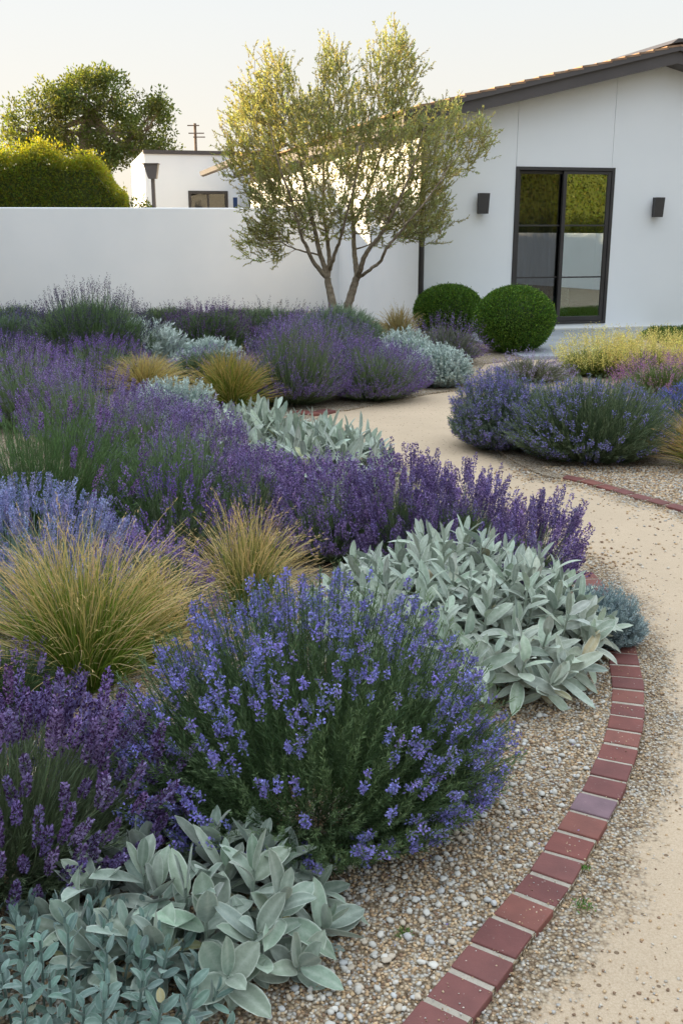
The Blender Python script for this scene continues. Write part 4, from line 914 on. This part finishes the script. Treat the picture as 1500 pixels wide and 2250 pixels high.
# back row under the wall
lavender(60, 340, 830, 632, "tall green lavender with dark upright spikes against the wall", n=700, seed=137, fcol=(.09,.065,.14), gcol=(.115,.17,.085), head=.15, hr=.012, nf=50, folh=.82, gn=2400, gL=.11, up=1.2, dark=(.05,.05,.07), asp=1.1, zlo=.0)
lavender(-130, 130, 800, 675, "bluish lavender at the wall end below dark spikes", n=560, seed=138, fcol=(.15,.12,.30), gcol=(.12,.17,.11), head=.13, hr=.009, nf=40, folh=.8, gn=1500, gL=.10, up=1., dark=(.06,.05,.09))
lavender(360, 560, 790, 668, "violet tipped lavender in the back row under the wall", n=520, seed=139, fcol=(.17,.095,.24), gcol=(.11,.16,.08), head=.15, hr=.010, nf=48, folh=.8, gn=1400, gL=.10, up=.8, dark=(.06,.04,.08), zlo=.1)
lavender(470, 720, 775, 662, "thin green lavender with sparse dark spikes left of the olive trunk".replace(" left of", " before"), n=120, seed=140, fcol=(.09,.07,.10), gcol=(.14,.19,.11), head=.13, hr=.007, nf=40, folh=.82, gn=1700, gL=.10, up=1., zlo=.1)
lavender(620, 850, 790, 668, "grey green lavender bush at the foot of the olive tree", n=70, seed=141, fcol=(.10,.08,.12), gcol=(.17,.23,.15), head=.12, hr=.007, nf=40, folh=.93, gn=1900, gL=.10, up=1., zlo=.2)
# bed across the path
rosemary(1095, 1480, 1040, 800, "wide green lavender mound dotted with blue flowers across the path", n=2000, per=30, flower=.22, fcol=(.26,.24,.54), col=(.125,.175,.10), seed=142, asp=.9, leafL=.04, name="lavender_mound", cat="lavender", fper=12, tipcol=(.20,.25,.16), p1=(.6,.3), spread=.35, fr=.014)
rosemary(975, 1230, 1003, 812, "blue flowering rosemary mound bulging over the sandy path", n=1500, per=26, flower=.55, fcol=(.25,.22,.50), col=(.12,.17,.12), seed=143, asp=1., leafL=.035, name="rosemary_mound", fper=12, tipcol=(.20,.26,.19), fr=.012)
rosemary(1400, 1640, 1010, 835, "bright blue flowering mound behind the tawny grass across the path", n=900, per=22, flower=.9, fcol=(.20,.20,.60), seed=144, leafL=.035, name="rosemary_mound", fper=12)
grass(1420, 1680, 1060, 905, "tawny grass clump on the gravel across the path", n=1500, seed=145, w=.0035, heads=.03, mid=.6, straw=(.50,.35,.18), green=(.15,.20,.03))
lavender(1075, 1250, 845, 783, "pale pinkish lavender behind the blue rosemary mound", n=330, seed=146, fcol=(.40,.33,.50), head=.09, hr=.010, nf=26, gn=400, gcol=(.2,.2,.14))
YEL = dict(fcol=(.88,.74,.26), folh=.6, head=.20, hr=.014, nf=70, gcol=(.20,.24,.07), gn=600, up=1.4, dark=(.68,.60,.18), name="yellow_flowers", cat="yellow flowers", zlo=.0)
lavender(1228, 1400, 835, 740, "pale yellow flower spikes standing before the terrace", n=480, seed=147, **YEL)
lavender(1330, 1500, 840, 737, "pale yellow flower spikes standing before the lawn", n=480, seed=148, **YEL)
lavender(1440, 1620, 845, 745, "yellow flower spikes at the far end of their row", n=260, seed=149, **YEL)
lavender(1350, 1560, 880, 782, "pink and magenta flower spikes beneath the yellow ones", n=420, fr=.8, folh=.7, seed=150, fcol=(.42,.19,.42), head=.12, hr=.012, nf=40, gcol=(.16,.20,.08), gn=500, name="pink_flowers", cat="pink flowers", dark=(.55,.32,.30))
lavender(180, 470, 1420, 1180, "dim purple lavender showing between the two feather grasses", n=260, seed=151, fcol=PUR, head=.07, hr=.010, nf=34, gn=600)
grass(230, 470, 1500, 1230, "thin feather grass tuft wedged between its larger neighbour and the rosemary", n=600, seed=152, w=.0028, heads=.15)
lavender(130, 400, 1790, 1600, "low dim lavender filling the gap between the feather grass and the rosemary", n=160, seed=167, fcol=PUR2, head=.07, hr=.011, nf=50, gcol=(.09,.14,.06), folh=.9, gn=1200)
lavender(-150, 170, 1650, 1430, "low green lavender under the outer side of the big feather grass", n=60, seed=168, fcol=PUR2, head=.07, hr=.011, nf=50, gcol=(.09,.14,.06), folh=.9, gn=1000)
for l, r, b, t, s, lb in [(-60,110,745,672,161,"low lavender at the wall foot before the tall spiked bush"),(90,260,738,672,162,"low green lavender hugging the wall foot behind the tall spiked bush"),(290,450,742,674,163,"low lavender filling the wall foot above the spiky artemisia"),
                           (430,600,738,676,164,"low lavender along the wall foot near the thin green one")]:
    lavender(l, r, b, t, lb, n=140, seed=s, fcol=(.12,.09,.18), gcol=(.13,.18,.10), head=.12, hr=.008, nf=34, folh=.85, gn=1100, gL=.10, up=1., zlo=0., group="low lavenders along the wall foot", dark=(.06,.05,.08))
lavender(-90, 160, 880, 742, "violet lavender under the bluish wall end lavender", n=700, seed=165, fcol=(.25,.15,.44), head=.08, hr=.0115, nf=34, folh=.62, fr=.8, gn=500, dark=DRK)
lavender(110, 330, 870, 738, "violet lavender under the tall dark spiked bush", n=700, seed=166, fcol=(.24,.14,.42), head=.08, hr=.0115, nf=34, folh=.62, fr=.8, gn=500, dark=DRK)
# weeds
def weed(px, py, label, seed, s=1.):
    rg = np.random.default_rng(seed); p = G(px, py); root = thing("weed_tuft", (p[0], p[1], .008), label, "weed"); mb = MB(); n = int(60*s)
    P = np.c_[rg.normal(0, .010*s, (n, 2)), np.zeros(n)]; kites(mb, P, rg.normal(0, .6, (n, 3))+[0, 0, .8], rg.uniform(.006, .014, n), .004, vary((.13,.24,.06), n, rg), rg); mb.build("foliage", M_grass, root)
weed(1280, 1998, "tiny green weed in the grit outside the bricks", 201, 1.2)
weed(1283, 1915, "tiny dark weed against the outer brick edge", 202, .7)
weed(885, 2060, "tiny pale weed among the pebbles of the bed", 203, .9)
rg = np.random.default_rng(92); n = 420; P = np.c_[rg.uniform(-.5, .95, n), rg.uniform(1.9, 3.4, n)]; dd = np.hypot(P[:, 0]+.05, P[:, 1]-2.75); P = P[rg.uniform(0, 1, n) < np.exp(-np.maximum(dd-.5, 0)/.13)]
mb = MB(); a = rg.uniform(0, 6.28, len(P)); kites(mb, np.c_[P, np.full(len(P), .017)], np.c_[np.cos(a), np.sin(a), rg.normal(0, .2, len(P))], .007, .005, vary((.30,.27,.58), len(P), rg, .3, .1), rg, .5)
props(mb.build("fallen_petals", M_flower), "tiny blue petals fallen on the gravel round the rosemary", "petals", kind='stuff')
# fallen bits on the path and gravel
rg = np.random.default_rng(91); n = 500; P = np.c_[rg.uniform(.2, 3, n), rg.uniform(1.5, 9, n)]; ins = inside(P, bedR); P = P[~ins]
mb = MB(); a = rg.uniform(0, 6.28, len(P)); kites(mb, np.c_[P, np.full(len(P), .006)], np.c_[np.cos(a), np.sin(a), rg.normal(0, .15, len(P))], rg.uniform(.006, .018, len(P)), .003, vary((.10,.07,.045), len(P), rg, .4, .1), rg)
props(mb.build("leaf_litter", M_grass), "small dry leaf bits scattered over the sandy path", "litter", kind='stuff')
